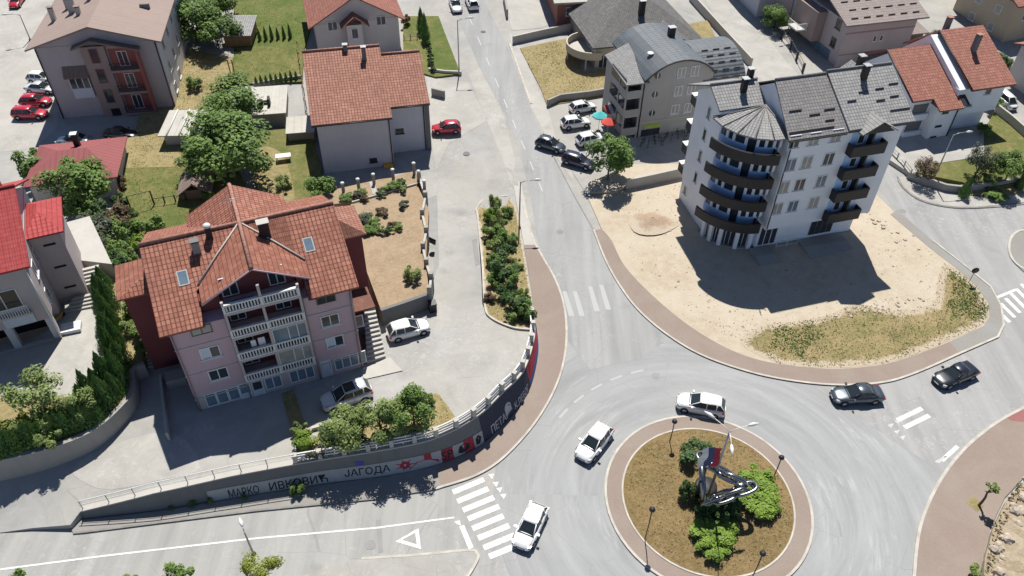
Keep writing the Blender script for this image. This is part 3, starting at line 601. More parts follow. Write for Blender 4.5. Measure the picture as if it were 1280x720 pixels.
cm = MB(B0); ca = arc(-13.3, 5.4, 5.15, 176, 276, 5)
for i in range(5): cm.slab((ca[i][0], ca[i][1], 15.3), (ca[i+1][0], ca[i+1][1], 15.3), (-13.5, 4.5, 16.35), None, .14, pts=[(ca[i][0], ca[i][1], 15.3), (ca[i+1][0], ca[i+1][1], 15.3), (-13.3, 4.9, 16.5)])
r = obj('bay_roof', cm, 'tile_grey', wb)
cm = MB(B0)
for a in ca: cm.tube([(a[0], a[1], 15.33), (-13.3, 4.9, 16.55)], .07, 5)
obj('ridge_cap', cm, 'ridge_grey', r)
obj('shaded_gap_deck', MB(B0).prism([(-12.7,1.5),(-12.7,6.2),(-18.2,6.2),(-18.2,5.6)] + arc(-13.3, 5.4, 4.7, 182, 268, 8), 15.12, 15.28), 'charcoal', wb)  # charcoal colour stands in for the shade in the gap behind the bay roof
for q_ in ((-6.9,.7,-.48,-.36,15.42,15.56),(-13.4,-7,-.46,-.34,15.26,15.4)): obj('gutter', MB(B0).box(*q_), 'dark_metal', wb)
obj('downpipe', MB(B0).tube([(-12.75,-.06,15.3),(-12.75,-.06,4.3)], .06, 6), 'dark_metal', wb)
pd = MB(B0); pd.slab((-5.75,-1.15,15.42),(-5.75,2.2,15.42),(-3.7,2.2,16.6),(-3.7,-1.15,16.6), .12); pd.slab((-1.65,-1.15,15.42),(-1.65,2.2,15.42),(-3.7,2.2,16.6),(-3.7,-1.15,16.6), .12)
p_ = obj('balcony_gable', pd, 'tile_grey', wb); obj('tympanum', MB(B0).prismy([(-5.45,15.35),(-1.95,15.35),(-3.7,16.4)], -1.05, -.85), 'charcoal', p_)
for x, y, z0, z1 in [(-3.1,4.3,18,19.75),(-2.4,6.2,18,19.8),(-14.6,7.4,16.7,18.2),(-13.2,8.9,17,18.4)]: chimney(wb, x, y, z0, z1, .55, .55, 'charcoal', 'galvanised', B0)
for f in range(4):
    z = 6.9 + 2.72 * f
    for x in (-7.85, -10.35, -12.55 if f == 3 else -12.2): window(wb, x, -.001, z, 1.25, 1.45, 'f', 2, 'white_frame', ['pane_curtain', 'pane', 'pane_blue', 'pane_curtain'][(f * 3 + int(-x)) % 4], dz=B0)
for z in (14.2, 11.6, 8.9, 6.1): window(wb, -17.301, 8.5, z, .7, 1.35, 'l', 1, 'white_frame', 'pane', dz=B0)
window(wb, -17.201, 10.3, 3.1, .7, 1., 'l', 1, dz=B0)
for f in range(4):          # small boxy balconies on the right of the front
    z = 4.45 + 2.78 * f
    b = obj('balcony', MB(B0).box(-6.1,-2.1,-.95,-.83,z-.1,z+1.12).box(-6.1,-5.98,-.83,-.002,z-.1,z+1.12).box(-2.22,-2.1,-.83,-.002,z-.1,z+1.12).box(-5.98,-2.22,-.83,-.002,z-.1,z+.04), 'charcoal', wb)
    obj('rail', MB(B0).tube([(-6.04,-.02,z+1.2),(-6.04,-.89,z+1.2),(-2.16,-.89,z+1.2),(-2.16,-.02,z+1.2)], .03, 6), 'dark_metal', b)
    obj('door', MB(B0).box(-3.9,-3.1,-.03,.03,z+.06,z+2.2), 'pane', b)
    obj('partition', MB(B0).box(-3.95,-3.8,-.7,-.002,z+.05,z+2.35), 'charcoal', b)
    obj('wall_panel', MB(B0).box(-5.95,-4.05,-.012,.0,z+.06,z+2.4), 'plaster_blue', b); window(b, -4.75, -.014, z + 1.45, .8, 1.1, 'f', 1, dz=B0)
for f in range(4):          # the curved corner balconies
    z = 4.4 + 2.85 * f
    pm = MB(B0); shell(pm, -13.3, 5.4, 5.78, 5.92, 190, 263, z - .12, z + 1.02, 18)
    e = arc(-13.3, 5.4, 5.9, 263, 263, 1)[0]; pm.box(e[0] - .02, e[0] + .12, e[1] + .03, 1.35, z - .12, z + 1.02)
    b = obj('curved_balcony', pm, 'charcoal', wb)
    sm_ = MB(B0); shell(sm_, -13.3, 5.4, 4.0, 5.77, 190, 262.5, z - .12, z + .03, 18); obj('floor_slab', sm_, 'concrete', b)
    rm = MB(B0); rm.tube([(p[0], p[1], z + 1.1) for p in arc(-13.3, 5.4, 5.85, 190, 263, 18)], .035, 6); obj('rail', rm, 'dark_metal', b)
    bm_ = MB(B0); shell(bm_, -13.3, 5.4, 4.4, 4.64, 186, 228, z + .04, z + 1.15, 12); shell(bm_, -13.3, 5.4, 4.4, 4.64, 238, 268, z + .04, z + 1.15, 8); obj('bay_panel', bm_, 'plaster_blue', b)
    gm = MB(B0); shell(gm, -13.3, 5.4, 4.4, 4.56, 188, 268, z + 1.16, z + 2.3, 16); shell(gm, -13.3, 5.4, 4.4, 4.55, 228.2, 237.8, z + .04, z + 1.15, 3); obj('bay_glazing', gm, 'pane', b)
    for a in (187, 200, 210, 226, 240, 250, 260, 268):
        p = arc(-13.3, 5.4, 4.56, a, a, 1)[0]; obj('bay_pillar', MB(B0).prism([(p[0] + .2 * math.cos(k * 1.57 + .78 + R_(a)), p[1] + .2 * math.sin(k * 1.57 + .78 + R_(a))) for k in range(4)], z + 1.16, z + (2.55 if f < 3 else 2.2)), 'plaster_white', b)
    p = arc(-13.3, 5.4, 5.8, 258, 258, 1)[0]; obj('post', MB(B0).tube([(p[0], p[1], z + 1.), (p[0], p[1], z + 2.74)], .05, 6), 'dark_metal', b)
gm = MB(B0); shell(gm, -13.3, 5.4, 3.9, 3.97, 185, 268, 1.1, 4.0, 16); obj('shop_glazing', gm, 'pane', wb)
for a in (192, 206, 222, 246, 266):
    p = arc(-13.3, 5.4, 4.2, a, a, 1)[0]; obj('column', MB(B0).prism([(p[0] + .3 * math.cos(k * 1.57 + .78 + R_(a)), p[1] + .3 * math.sin(k * 1.57 + .78 + R_(a))) for k in range(4)], .9, 4.15), 'plaster_white', wb)
mm = MB(B0)
for a in (198, 213, 229, 236, 256): p = arc(-13.3, 5.4, 4.0, a, a, 1)[0]; mm.tube([(p[0], p[1], 1.1), (p[0], p[1], 4)], .05, 4)
obj('mullion', mm, 'white_frame', wb)
window(wb, -11.6, .948, 2.5, 2.2, 2.6, 'f', 3, 'white_frame', 'pane', False, dz=B0); window(wb, -4.9, .948, 2.7, 2.9, 2.5, 'f', 4, 'brown_frame', 'pane', False, dz=B0)
obj('entrance_ramp', MB(B0).prismx([(.8,.7),(.8,1.15),(-.6,1.15),(-2.2,.75),(-2.2,.6)], -7.6, -2.2), 'concrete', wb); obj('entrance_ramp', MB(B0).prismx([(.8,.7),(.8,1.15),(-.6,1.1),(-1.8,.75),(-1.8,.6)], -13.6, -11.3), 'concrete', wb)
fr = MB(B0)
for x in (-10.6,-9.3,-8.): fr.tube([(x,.3,.8),(x,.3,1.9)], .04, 5)
fr.tube([(-10.6,.3,1.9),(-8.,.3,1.9)], .04, 5); fr.tube([(-10.6,.3,1.2),(-8.,.3,1.2)], .03, 5); obj('railing', fr, 'white_rail', wb)
for z in (13.1, 9.9, 7., 4.4): 
    b = obj('rear_balcony', MB(B0).box(-17.25,-14,11.502,12.8,z,z+1.1), 'charcoal', wb); obj('rail_top', MB(B0).box(-17.3,-13.95,11.502,12.85,z+1.1,z+1.17), 'white_rail', b)
# ---- pink apartment block
B1 = 1.5
pb = thing('apartment_building', 'pink four storey apartment block with red tiled cross gabled roof and stacked white balustrade balconies', 'apartment block', (-26.64, 41.78, B1), 23.5)
W0, D0 = 14.4, 13.2
mb = MB(B1)       # balcony bay is a real recess, 1.7 m deep
mb.prism([(0,0),(4.45,0),(4.45,1.7),(10.2,1.7),(10.2,0),(W0,0),(W0,D0),(0,D0)], 4.0, 11.55)
for q_ in ((.12,2.7),(10.9,W0-.12)): mb.prismx([(.25,11.55),(D0-.25,11.55),(6.7,15.05)], *q_)
mb.prismx([(6.7,11.55),(D0-.25,11.55),(6.7,15.05)], 2.7, 10.9)
mb.prismy([(3.35,11.55),(11.05,11.55),(11.05,13.1),(7.2,15.0),(3.35,13.1)], 2.2, 11.6)
obj('wall', mb, 'plaster_pink', pb)
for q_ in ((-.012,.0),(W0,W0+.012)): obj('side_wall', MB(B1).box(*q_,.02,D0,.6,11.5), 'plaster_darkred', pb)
obj('ground_floor', MB(B1).box(.02,W0-.02,.02,D0,.2,4.0), 'plaster_lightpink', pb)
for z in (9.5, 6.4, 3.45): [obj('string_course', MB(B1).box(q0, q1,-.05,-.001,z-.06,z+.06), 'plaster_lightpink', pb) for q0, q1 in ((-.04,4.42),(10.23,W0+.04))]
rq = []
S = .545
for x0, x1 in ((-.65, 15.05),):
    r = slabs('roof', pb, 'tile_old', [((x0,-.35,11.62),(2.75,-.35,11.62),(2.75,6.7,15.46),(x0,6.7,15.46)), ((10.85,-.35,11.62),(x1,-.35,11.62),(x1,6.7,15.46),(10.85,6.7,15.46)), [(2.75,6.7,15.46),(7.2,6.7,15.46),(2.75,2.3,13.07)], [(7.2,6.7,15.46),(10.85,6.7,15.46),(10.85,2.9,13.4)], ((x0,13.75,11.62),(x1,13.75,11.62),(x1,6.7,15.46),(x0,6.7,15.46))], B1, .16)
cr = MB(B1).tube([(-.65,6.7,15.5),(15.05,6.7,15.5)], .17, 6); obj('ridge_cap', cr, 'ridge_tile', r)
gz = lambda x: 15.5 - abs(x - 7.2) * S
q = []
for y0, y1 in ((.45, 6.7), (6.7, 12.6)):
    for sx in (2.95, 11.45): q.append([(sx,y0,gz(sx)),(sx,y1,gz(sx)),(7.2,y1,15.52),(7.2,y0,15.52)])
r = slabs('gable_roof', pb, 'tile_old', q, B1, .16)
obj('ridge_cap', MB(B1).tube([(7.2,.45,15.55),(7.2,12.6,15.55)], .17, 6), 'ridge_tile', r)
obj('ridge_flashing', MB(B1).tube([(7.2,6.7,15.57),(4.9,4.6,14.4),(2.95,2.7,13.35)], .08, 5).tube([(7.2,6.7,15.57),(9.5,4.6,14.4),(11.45,2.7,13.35)], .08, 5), 'concrete_light', r)
obj('bargeboard', MB(B1).tube([(2.95,.42,gz(2.95)-.1),(7.2,.42,15.42),(11.45,.42,gz(11.45)-.1)], .09, 5), 'plaster_pink', pb)
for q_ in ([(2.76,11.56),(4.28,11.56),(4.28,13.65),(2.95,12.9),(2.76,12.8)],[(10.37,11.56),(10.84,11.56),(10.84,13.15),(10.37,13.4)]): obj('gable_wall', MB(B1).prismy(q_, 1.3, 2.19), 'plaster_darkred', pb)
bz = [4.1, 6.78, 9.46, 12.2]
_bal = MB()
for k in range(24):
    x = .12 + k * 5.5 / 23
    _bal.prism([(x-.05,-.05),(x+.05,-.05),(x+.05,.05),(x-.05,.05)], .14, .76)
_balm = _bal.mesh('balusters')
for f, z in enumerate(bz):
    b = obj('balcony', MB(B1).box(4.3,10.35,-.32,1.698,z-.22,z), 'plaster_lightpink', pb)
    obj('balustrade', MB(B1).box(4.32,10.33,-.3,-.1,z,z+.13).box(4.32,10.33,-.32,-.08,z+.77,z+.92).box(4.32,4.5,-.3,-.1,z+.13,z+.77).box(7.2,7.42,-.3,-.1,z+.13,z+.77).box(10.15,10.33,-.3,-.1,z+.13,z+.77), 'white_rail', b)
    put('balusters', _balm, 'white_rail', b, (4.5, -.2, z - B1))
    top = bz[f + 1] - .22 if f < 3 else 14.3
    [obj('dividing_pillar', MB(B1).box(q0, q1,-.28,-.06,z+.92,top if f < 3 or q0 == 7.2 else 13.4), 'plaster_lightpink', b) for q0, q1 in ((7.2,7.42),(4.3,4.5),(10.15,10.35))]
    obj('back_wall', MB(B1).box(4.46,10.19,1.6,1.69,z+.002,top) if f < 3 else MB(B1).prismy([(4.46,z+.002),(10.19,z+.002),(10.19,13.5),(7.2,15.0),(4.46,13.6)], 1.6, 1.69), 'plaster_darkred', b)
    for x in (5.2, 8.9): window(b, x, 1.6, z + 1.15, 1.3, 1.9, 'f', 2, 'white_frame', 'pane', False, dz=B1)
    if f in (0, 1):
        e = obj('glazed_enclosure', MB(B1).box(7.44,10.14,-.19,-.15,z+.93,top-.02), 'pane_curtain' if f == 0 else 'pane_blue', b)
        obj('enclosure_frame', MB(B1).box(7.43,7.5,-.24,-.12,z+.93,top).box(8.7,8.78,-.24,-.12,z+.93,top).box(9.45,9.52,-.24,-.12,z+.93,top).box(7.5,10.14,-.24,-.12,top-.09,top), 'white_frame', e)
obj('laundry', MB(B1).box(6.2,6.75,.05,.09,7.5,8.5).box(5.6,6.0,.05,.09,7.7,8.4), 'flag_white', pb)
obj('laundry', MB(B1).box(5.1,6.8,.1,.14,12.35,13.1), 'flag_blue', pb)
window(pb, 2.35, -.001, 11.0, 1.6, .95, 'f', 2, 'brown_frame', 'pane_curtain', False, dz=B1); window(pb, 12.25, -.001, 10.95, 1.6, .95, 'f', 2, 'brown_frame', 'pane', False, dz=B1)
for x, z, s in ((2.4,8.4,.95),(2.45,5.75,0),(12.25,8.45,0),(12.3,5.85,.9)): window(pb, x, -.001, z, 1.55, 1.25, 'f', 2, 'white_frame', 'pane', True, shut=s, dz=B1)
for x in (1.2, 2.15, 3.1): window(pb, x, .018, 2.95, .92, 1.6, 'f', 1, 'white_frame', 'pane_blue', False, dz=B1)
for x0, x1, g in ((3.65,4.45,'pane_blue'),(10.7,11.5,'shutter'),(4.7,5.5,'pane')):
    d = obj('door', MB(B1).box(x0,x1,-.02,.03,1.75,2.6), 'shutter', pb); obj('door_glass', MB(B1).box(x0+.06,x1-.06,-.03,.02,2.62,3.75), g, d); obj('door_frame', MB(B1).box(x0-.08,x0-.002,-.05,.02,1.7,3.85).box(x1+.002,x1+.08,-.05,.02,1.7,3.85).box(x0-.002,x1+.002,-.05,.02,3.76,3.85), 'white_frame', d)
for x0, n in ((5.75, 2), (7.9, 3), (11.9, 4)): window(pb, x0 + n * .35, .018, 2.95, n * .72, 1.5, 'f', n, 'white_frame', 'pane_blue', False, dz=B1)
for x in (.12, W0 - .15, 4.3, 10.4): obj('downpipe', MB(B1).tube([(x,-.08,11.5),(x,-.08,1.6)], .06, 6), 'plaster_brown', pb)
for x, y, m in ((2.0,2.9,0),(12.1,3.2,0)):
    z = 11.62 + (y + .35) * S; s1 = 1.15 * S
    sk = MB(B1); sk.slab((x-.42,y,z+.06),(x+.42,y,z+.06),(x+.42,y+1.15,z+s1+.06),(x-.42,y+1.15,z+s1+.06), .1); s_ = obj('skylight', sk, 'concrete_light', pb)
    sk = MB(B1); sk.slab((x-.32,y+.1,z+.13),(x+.32,y+.1,z+.13),(x+.32,y+1.05,z+s1+.03),(x-.32,y+1.05,z+s1+.03), .05); obj('pane', sk, 'pane_blue', s_)
chimney(pb, 3.5, 5.3, 14, 15.6, .6, .5, 'concrete', 'wall_grey', B1); chimney(pb, 8.95, 5.3, 14, 15.95, .85, .6, 'charcoal', 'concrete_light', B1); c_ = obj('chimney', MB(B1).box(4.5,4.95,5.9,6.4,14.5,16.2), 'charcoal', pb); obj('chimney_cap', MB(B1).lathe([(.34,0),(.3,.15),(.12,.3)], (4.72,6.15,16.2), 10), 'white_rail', c_)
obj('antenna', MB(B1).tube([(6.9,8.2,14.9),(6.9,8.2,17.2)], .03, 5).tube([(5.9,8.2,17),(7.9,8.0,17)], .02, 4).tube([(6.3,8,16.7),(7.5,8.4,16.7)], .02, 4), 'galvanised', pb)
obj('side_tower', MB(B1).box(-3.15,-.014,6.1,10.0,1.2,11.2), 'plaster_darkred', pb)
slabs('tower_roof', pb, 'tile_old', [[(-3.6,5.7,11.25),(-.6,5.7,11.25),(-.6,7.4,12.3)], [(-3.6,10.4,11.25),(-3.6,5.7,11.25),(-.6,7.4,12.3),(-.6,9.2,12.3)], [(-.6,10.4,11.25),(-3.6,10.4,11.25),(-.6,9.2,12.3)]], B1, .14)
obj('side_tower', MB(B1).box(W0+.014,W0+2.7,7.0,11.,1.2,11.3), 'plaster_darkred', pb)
slabs('tower_roof', pb, 'tile_orange', [[(W0-.1,6.6,11.4),(W0+3.1,6.6,11.4),(W0+.2,8.6,13.0)], [(W0+3.1,6.6,11.4),(W0+3.1,11.3,11.4),(W0+.2,9.6,13.0),(W0+.2,8.6,13.0)]], B1, .14)
obj('porch_roof', MB(B1).box(W0+.02,W0+2.2,2.3,5.2,6.3,6.45), 'tile_orange', pb); window(pb, W0 + .5, 2.28, 5.3, .9, 1.3, 'f', 1, dz=B1)
obj('basement_hatch', MB(B1).box(-2.2,-.6,3.3,4.6,1.6,3.1), 'concrete', pb)
obj('area_wall', MB(B1).box(-2.75,-2.55,-2.2,4.7,.8,2.9), 'concrete_light', pb)
# ---- grey rendered house with the two part orange roof
b0 = 1.3
h = thing('house', 'big plain grey house with a stepped orange tiled roof beside the red car driveway', 'house', (-23.09, 78.87, b0), 14)
obj('wall', MB(b0).box(0,8.5,0,14,.5,8.3).box(8.5,13.0,2.4,13.5,.5,8.3).prismx([(0,8.3),(14,8.3),(9.6,12.4)], .1, 8.3).prismx([(2.6,8.3),(13.3,8.3),(9.3,11.3)], 8.3, 12.9), 'plaster_grey', h)
obj('side_strip', MB(b0).box(13.,13.5,2.2,10.5,.5,8.2), 'wall_grey', h)
r = slabs('roof', h, 'tile_orange', [((-.55,-.6,8.5),(8.75,-.6,8.5),(8.75,9.6,12.75),(-.55,9.6,12.75)), ((-.55,14.6,8.6),(8.75,14.6,8.6),(8.75,9.6,12.75),(-.55,9.6,12.75))], b0)
obj('ridge_cap', MB(b0).tube([(-.55,9.6,12.8),(8.75,9.6,12.8)], .16, 6), 'ridge_tile', r)
r = slabs('roof', h, 'tile_orange', [((8.78,1.9,8.45),(13.6,1.9,8.45),(13.6,9.3,11.7),(8.78,9.3,11.7)), ((8.78,14,8.5),(13.6,14,8.5),(13.6,9.3,11.7),(8.78,9.3,11.7))], b0)
obj('ridge_cap', MB(b0).tube([(8.78,9.3,11.75),(13.6,9.3,11.75)], .16, 6), 'ridge_tile', r)
for a_, b_ in (((-.55,-.66,8.35),(8.75,-.66,8.35)),((8.8,1.82,8.3),(13.6,1.82,8.3))): obj('gutter', MB(b0).tube([a_, b_], .08, 6), 'dark_metal', h)
for q_ in ([(8.35,-.1,8.2),(8.35,-.1,1.2)], [(12.8,2.3,8.2),(12.8,2.3,1.2)]): obj('downpipe', MB(b0).tube(q_, .07, 6), 'dark_metal', h)
chimney(h, 6.7, 7.9, 11.5, 13.4, .5, .5, 'wall_grey', 'galvanised', b0); chimney(h, 4.6, 9.4, 12.3, 13.2, .5, .5, 'wall_grey', 'galvanised', b0)
window(h, 6.0, -.001, 2.6, .9, .6, 'f', 1, 'dark_metal', 'pane', dz=b0); window(h, 9.7, 2.399, 4.8, 1.0, .7, 'f', 1, 'dark_metal', 'pane', dz=b0); obj('timber_stack', MB(b0).box(7.2,8.3,-.5,-.02,1.2,2.0), 'yellow_plastic', h)
# ---- gabled house behind it
b0 = 3.2
h = thing('house', 'pale house with a wide orange gable roof and small gabled porch', 'house', (-28.6, 105.2, b0), 16.5)
obj('wall', MB(b0).box(0,11.9,0,13,2.6,8.6).prismy([(0,8.6),(11.9,8.6),(5.95,11.9)], .05, 12.9), 'plaster_pale', h)
r = slabs('roof', h, 'tile_bright', [((-.9,-.6,8.35),(-.9,13.6,8.35),(5.95,13.6,12.3),(5.95,-.6,12.3)), ((12.8,-.6,8.35),(12.8,13.6,8.35),(5.95,13.6,12.3),(5.95,-.6,12.3))], b0)
obj('ridge_cap', MB(b0).tube([(5.95,-.6,12.35),(5.95,13.6,12.35)], .16, 6), 'ridge_tile', r)
p_ = obj('porch', MB(b0).box(4.3,6.5,-1.4,-.01,2.6,8.6), 'plaster_pale', h)
slabs('porch_roof', p_, 'tile_orange', [((3.5,-2.,8.5),(3.5,0,8.5),(5.5,0,10.0),(5.5,-2.,10.)), ((7.5,-2.,8.5),(7.5,0,8.5),(5.5,0,10.0),(5.5,-2.,10.))], b0, .12)
window(p_, 5.4, -1.401, 7.4, 1., 1.5, 'f', 1, dz=b0); window(h, 2.5, -.001, 8.2, 1.4, 1.3, 'f', 2, dz=b0); window(h, 9.4, -.001, 8.3, 1.4, 1.3, 'f', 2, dz=b0)
chimney(h, 6.2, 3.2, 11.5, 13.4, .6, .6, 'concrete_light', 'galvanised', b0)
# ---- lilac grey gabled block, top left
b0 = 2.2
h = thing('apartment_building', 'lilac grey gabled block with a brown stair tower, red balconies and flat brown sheet roof', 'apartment block', (-59.34, 89.35, b0), 11.8)
obj('wall', MB(b0).box(0,14.2,0,22,1.4,11.9).prismy([(0,11.9),(14.2,11.9),(7.1,14.1)], .05, 21.9), 'plaster_lilac', h)
obj('side_facing', MB(b0).box(14.2,14.22,.1,21.9,1.6,11.8), 'plaster_pale', h)
r = slabs('roof', h, 'sheet_brown', [((-.9,-.6,11.95),(-.9,22.6,11.95),(7.1,22.6,14.4),(7.1,-.6,14.4)), ((15.0,-.6,11.95),(15.0,22.6,11.95),(7.1,22.6,14.4),(7.1,-.6,14.4))], b0, .2)
for q_ in ((11.5,12.7,8,8.4,12.6,13.4),(11.2,12.4,13.5,13.9,12.7,13.5)): obj('roof_hatch', MB(b0).box(*q_), 'ridge_grey', h)
obj('stair_tower', MB(b0).box(5.3,8.1,-.5,-.01,1.4,11.8), 'plaster_brown', h)
for z in (10.6, 7.9, 5.1): window(h, 6.7, -.501, z, 1.0, 1.9, 'f', 1, 'brown_frame', 'pane', False, dz=b0)
obj('stair_door', MB(b0).box(6.3,7.4,-.54,-.49,1.6,3.3), 'black_void', h)
obj('loggia_back', MB(b0).box(8.3,11.6,-.03,-.012,1.6,11.2), 'plaster_red', h)
slabs('loggia_roof', h, 'sheet_darkbrown', [((4.4,-1.1,11.9),(4.4,.0,11.9),(6.9,.0,12.8),(6.9,-1.1,12.8)), ((12.2,-1.1,11.3),(12.2,.0,11.3),(6.9,.0,12.8),(6.9,-1.1,12.8))], b0, .22)
obj('loggia_side', MB(b0).box(11.6,11.9,-1.0,-.01,1.6,11.3), 'plaster_red', h)
for z in (2.7, 5.7, 8.7):
    b = obj('balcony', MB(b0).box(8.15,11.58,-1.,-.03,z-.3,z), 'plaster_brown', h)
    rm = MB(b0); rm.box(8.15,11.58,-1.02,-.97,z+.88,z+.95)
    for k in range(18): rm.box(8.2+k*.195,8.24+k*.195,-1.01,-.98,z,z+.88)
    obj('railing', rm, 'dark_metal', b); window(b, 9.8, -.035, z + 1.15, 1.2, 2., 'f', 2, 'white_frame', 'pane', False, dz=b0)
obj('bay_window_apron', MB(b0).box(2.6,5.0,-.35,-.01,5.0,6.3), 'shutter', h); window(h, 3.8, -.36, 7.1, 2.4, 1.55, 'f', 3, dz=b0)
slabs('bay_canopy', h, 'sheet_darkbrown', [((2.3,-.9,8.1),(5.2,-.9,8.1),(5.2,0,9.3),(2.3,0,9.3))], b0, .14)
for k, (y, z) in enumerate([(3,10),(3,7),(3,4),(7,10),(7,7),(7,4),(11,10),(11,7),(15,10),(15,7)]): window(h, 14.221, y, z, 1.2, 1.3, 'r', 2, 'white_frame', 'pane', dz=b0)
for x, y, z0, z1, ww in [(1.2,6.5,12.2,14.2,.55),(2.4,9.5,12.4,14.6,.6),(3.6,7.0,12.8,15.,.9),(4.8,5.2,13,14.6,.55),(5.3,9.6,13.3,15.1,.6),(2.2,13.5,12.4,14.4,.55),(4.6,13.8,13.,14.9,.55)]: chimney(h, x, y, z0, z1, ww, .55, 'concrete_light', 'sheet_brown', b0)
obj('satellite_dish', MB(b0).lathe([(.1,0),(.55,.25),(.6,.3),(.5,.24),(.05,.06)], (9,14,14.2), 12), 'white_rail', h)
for q_ in ([(14.1,-.08,11.8),(14.1,-.08,1.8)], [(.1,-.08,11.8),(.1,-.08,1.8)]): obj('downpipe', MB(b0).tube(q_, .07, 6), 'dark_metal', h)
# ---- red roofed house at the left edge
b0 = 3.4
h = thing('house', 'pale grey house with bright red tiled roof and open undercroft at the left edge', 'house', (-41.0, 48.85, b0), 25.5)
obj('wall', MB(b0).box(-14,0,0,12,5.9,12.2).prismx([(0,12.2),(12,12.2),(12,12.3),(7,15),(0,12.3)], -14, -.05).box(-14,0,2.6,12,2.9,5.9), 'plaster_lightpink', h)
obj('undercroft_shade', MB(b0).box(-14,-.6,2.56,2.6,3.,5.9), 'black_void', h)  # black sheet over the back wall, painted as the shade of the undercroft
for x in (-.35, -3.6, -7): obj('pillar', MB(b0).box(x-.3,x+.3,.02,.6,2.9,5.9), 'plaster_grey', h)
obj('sill_kerb', MB(b0).box(-14,-.7,-.05,.25,3.,3.5), 'concrete_light', h)
r = slabs('roof', h, 'tile_red', [((-15,-.7,12.3),(.5,-.7,12.3),(.5,7,15.5),(-15,7,15.5)), ((-15,13,12.5),(.5,13,12.5),(.5,7,15.5),(-15,7,15.5))], b0)
obj('ridge_cap', MB(b0).tube([(-15,7,15.55),(.5,7,15.55)], .16, 6), 'tile_red', r)
obj('chimney', MB(b0).box(-1.6,-.9,8.6,9.3,14,16.6), 'tile_red', h)
b = obj('balcony', MB(b0).box(-4.4,-1.2,-.5,-.01,7.2,7.4), 'concrete_light', h); obj('apron', MB(b0).box(-3.6,-1.2,-.16,-.02,6.0,7.2), 'shutter', h)
rm = MB(b0).box(-4.4,-1.2,-.52,-.47,8.25,8.33)
for k in range(16): rm.box(-4.38+k*.205,-4.32+k*.205,-.51,-.48,7.4,8.25)
obj('railing', rm, 'white_rail', b); window(h, -2.8, -.001, 8.9, 2.6, 2.2, 'f', 2, dz=b0)
for y, z in ((2.2,9.9),(4.6,9.8),(2.2,7)): window(h, .001, y, z, 1.2, 1.4, 'r', 2, dz=b0)
obj('downpipe', MB(b0).tube([(-.1,-.1,12.2),(-.1,-.1,3.5)], .09, 6), 'white_rail', h)
tx, ty = 1.2, 4.9
t_ = obj('stair_tower', MB(b0).box(.02,2.55,4.7,9.5,3.2,11.6), 'plaster_lightpink', h)
slabs('tower_roof', t_, 'tile_red', [[(-.2,4.2,11.7),(3.0,4.2,11.7),(1.2,6.8,12.7)], [(3.0,4.2,11.7),(3.0,10,11.7),(1.2,8,12.7),(1.2,6.8,12.7)], [(3.,10,11.7),(-.2,10,11.7),(1.2,8,12.7)], [(-.2,10,11.7),(-.2,4.2,11.7),(1.2,6.8,12.7),(1.2,8,12.7)]], b0, .14)
for z in (10.2, 7.6, 5.1): obj('vent', MB(b0).box(.9,1.9,4.66,4.71,z,z+.22), 'black_void', t_)
# ---- small maroon roofed house behind the tree
b0 = 1.6
h = thing('house', 'low house under a maroon sheet roof, half hidden by a round tree', 'house', (-55.2, 71.2, b0), 14)
obj('wall', MB(b0).box(.5,9.5,.5,8.5,.4,4.1), 'plaster_pale', h)
slabs('roof', h, 'sheet_maroon', [((0,0,4),(10,0,4),(6.6,4.5,5.6),(3.4,4.5,5.6)), [(10,0,4),(10,9,4),(6.6,4.5,5.6)], ((10,9,4),(0,9,4),(3.4,4.5,5.6),(6.6,4.5,5.6)), [(0,9,4),(0,0,4),(3.4,4.5,5.6)]], b0, .12)
chimney(h, 5.2, 6, 4.6, 6.6, .6, .6, 'charcoal', 'white_rail', b0); window(h, 3, .499, 2.8, 1.2, 1.1, 'f', 2, dz=b0)
# ---- block with the barrel vaulted roof
b0 = 2.1
h = thing('apartment_building', 'taupe block with a curved dark metal barrel roof and stacked corner loggias', 'apartment block', (15.69, 87.65, b0), 17)
CX = 4.75; RC = 6.2; zc = 12.5 - RC
vault = [(CX + RC * math.sin(R_(a)), zc + RC * math.cos(R_(a))) for a in range(-50, 51, 10)]
prof = [(vault[0][0] , 9.6)] + [(x, z - .22) for x, z in vault] + [(vault[-1][0], 9.6)]
obj('wall', MB(b0).box(0,9.5,0,10,1.2,9.6).prismy([(0.01,9.55),(.01,10)] + [(x, z - .25) for x, z in vault if 0.02 < x < 9.48] + [(9.49,10),(9.49,9.55)], .01, 9.99).box(9.5,13.6,.4,9.6,1.2,9.4), 'plaster_taupe', h)
vm = MB(b0); s_ = 0
for (x0, z0), (x1, z1) in zip(vault, vault[1:]):
    L = math.hypot(x1 - x0, z1 - z0); P = [(x0,-.45,z0),(x1,-.45,z1),(x1,10.6,z1),(x0,10.6,z0)]
    vm.face(P, [(0, s_), (0, s_ + L), (11, s_ + L), (11, s_)]); vm.face([(p[0], p[1], p[2] - .2) for p in P]); vm.face([P[0], P[1], (x1,-.45,z1-.2), (x0,-.45,z0-.2)]); vm.face([P[3], P[2], (x1,10.6,z1-.2), (x0,10.6,z0-.2)]); s_ += L
for x, z in (vault[0], vault[-1]): vm.face([(x,-.45,z),(x,10.6,z),(x,10.6,z-.2),(x,-.45,z-.2)])
obj('vaulted_roof', vm, 'sheet_metal', h)
obj('roof_edge', MB(b0).tube([(x,-.47,z-.1) for x, z in vault], .12, 6), 'roof_edge', h)
vm = MB(b0); s_ = 0; v2 = [(4.9 + 6 * math.sin(R_(a)), 5.9 + 5.6 * math.cos(R_(a))) for a in range(-55, 56, 10)]
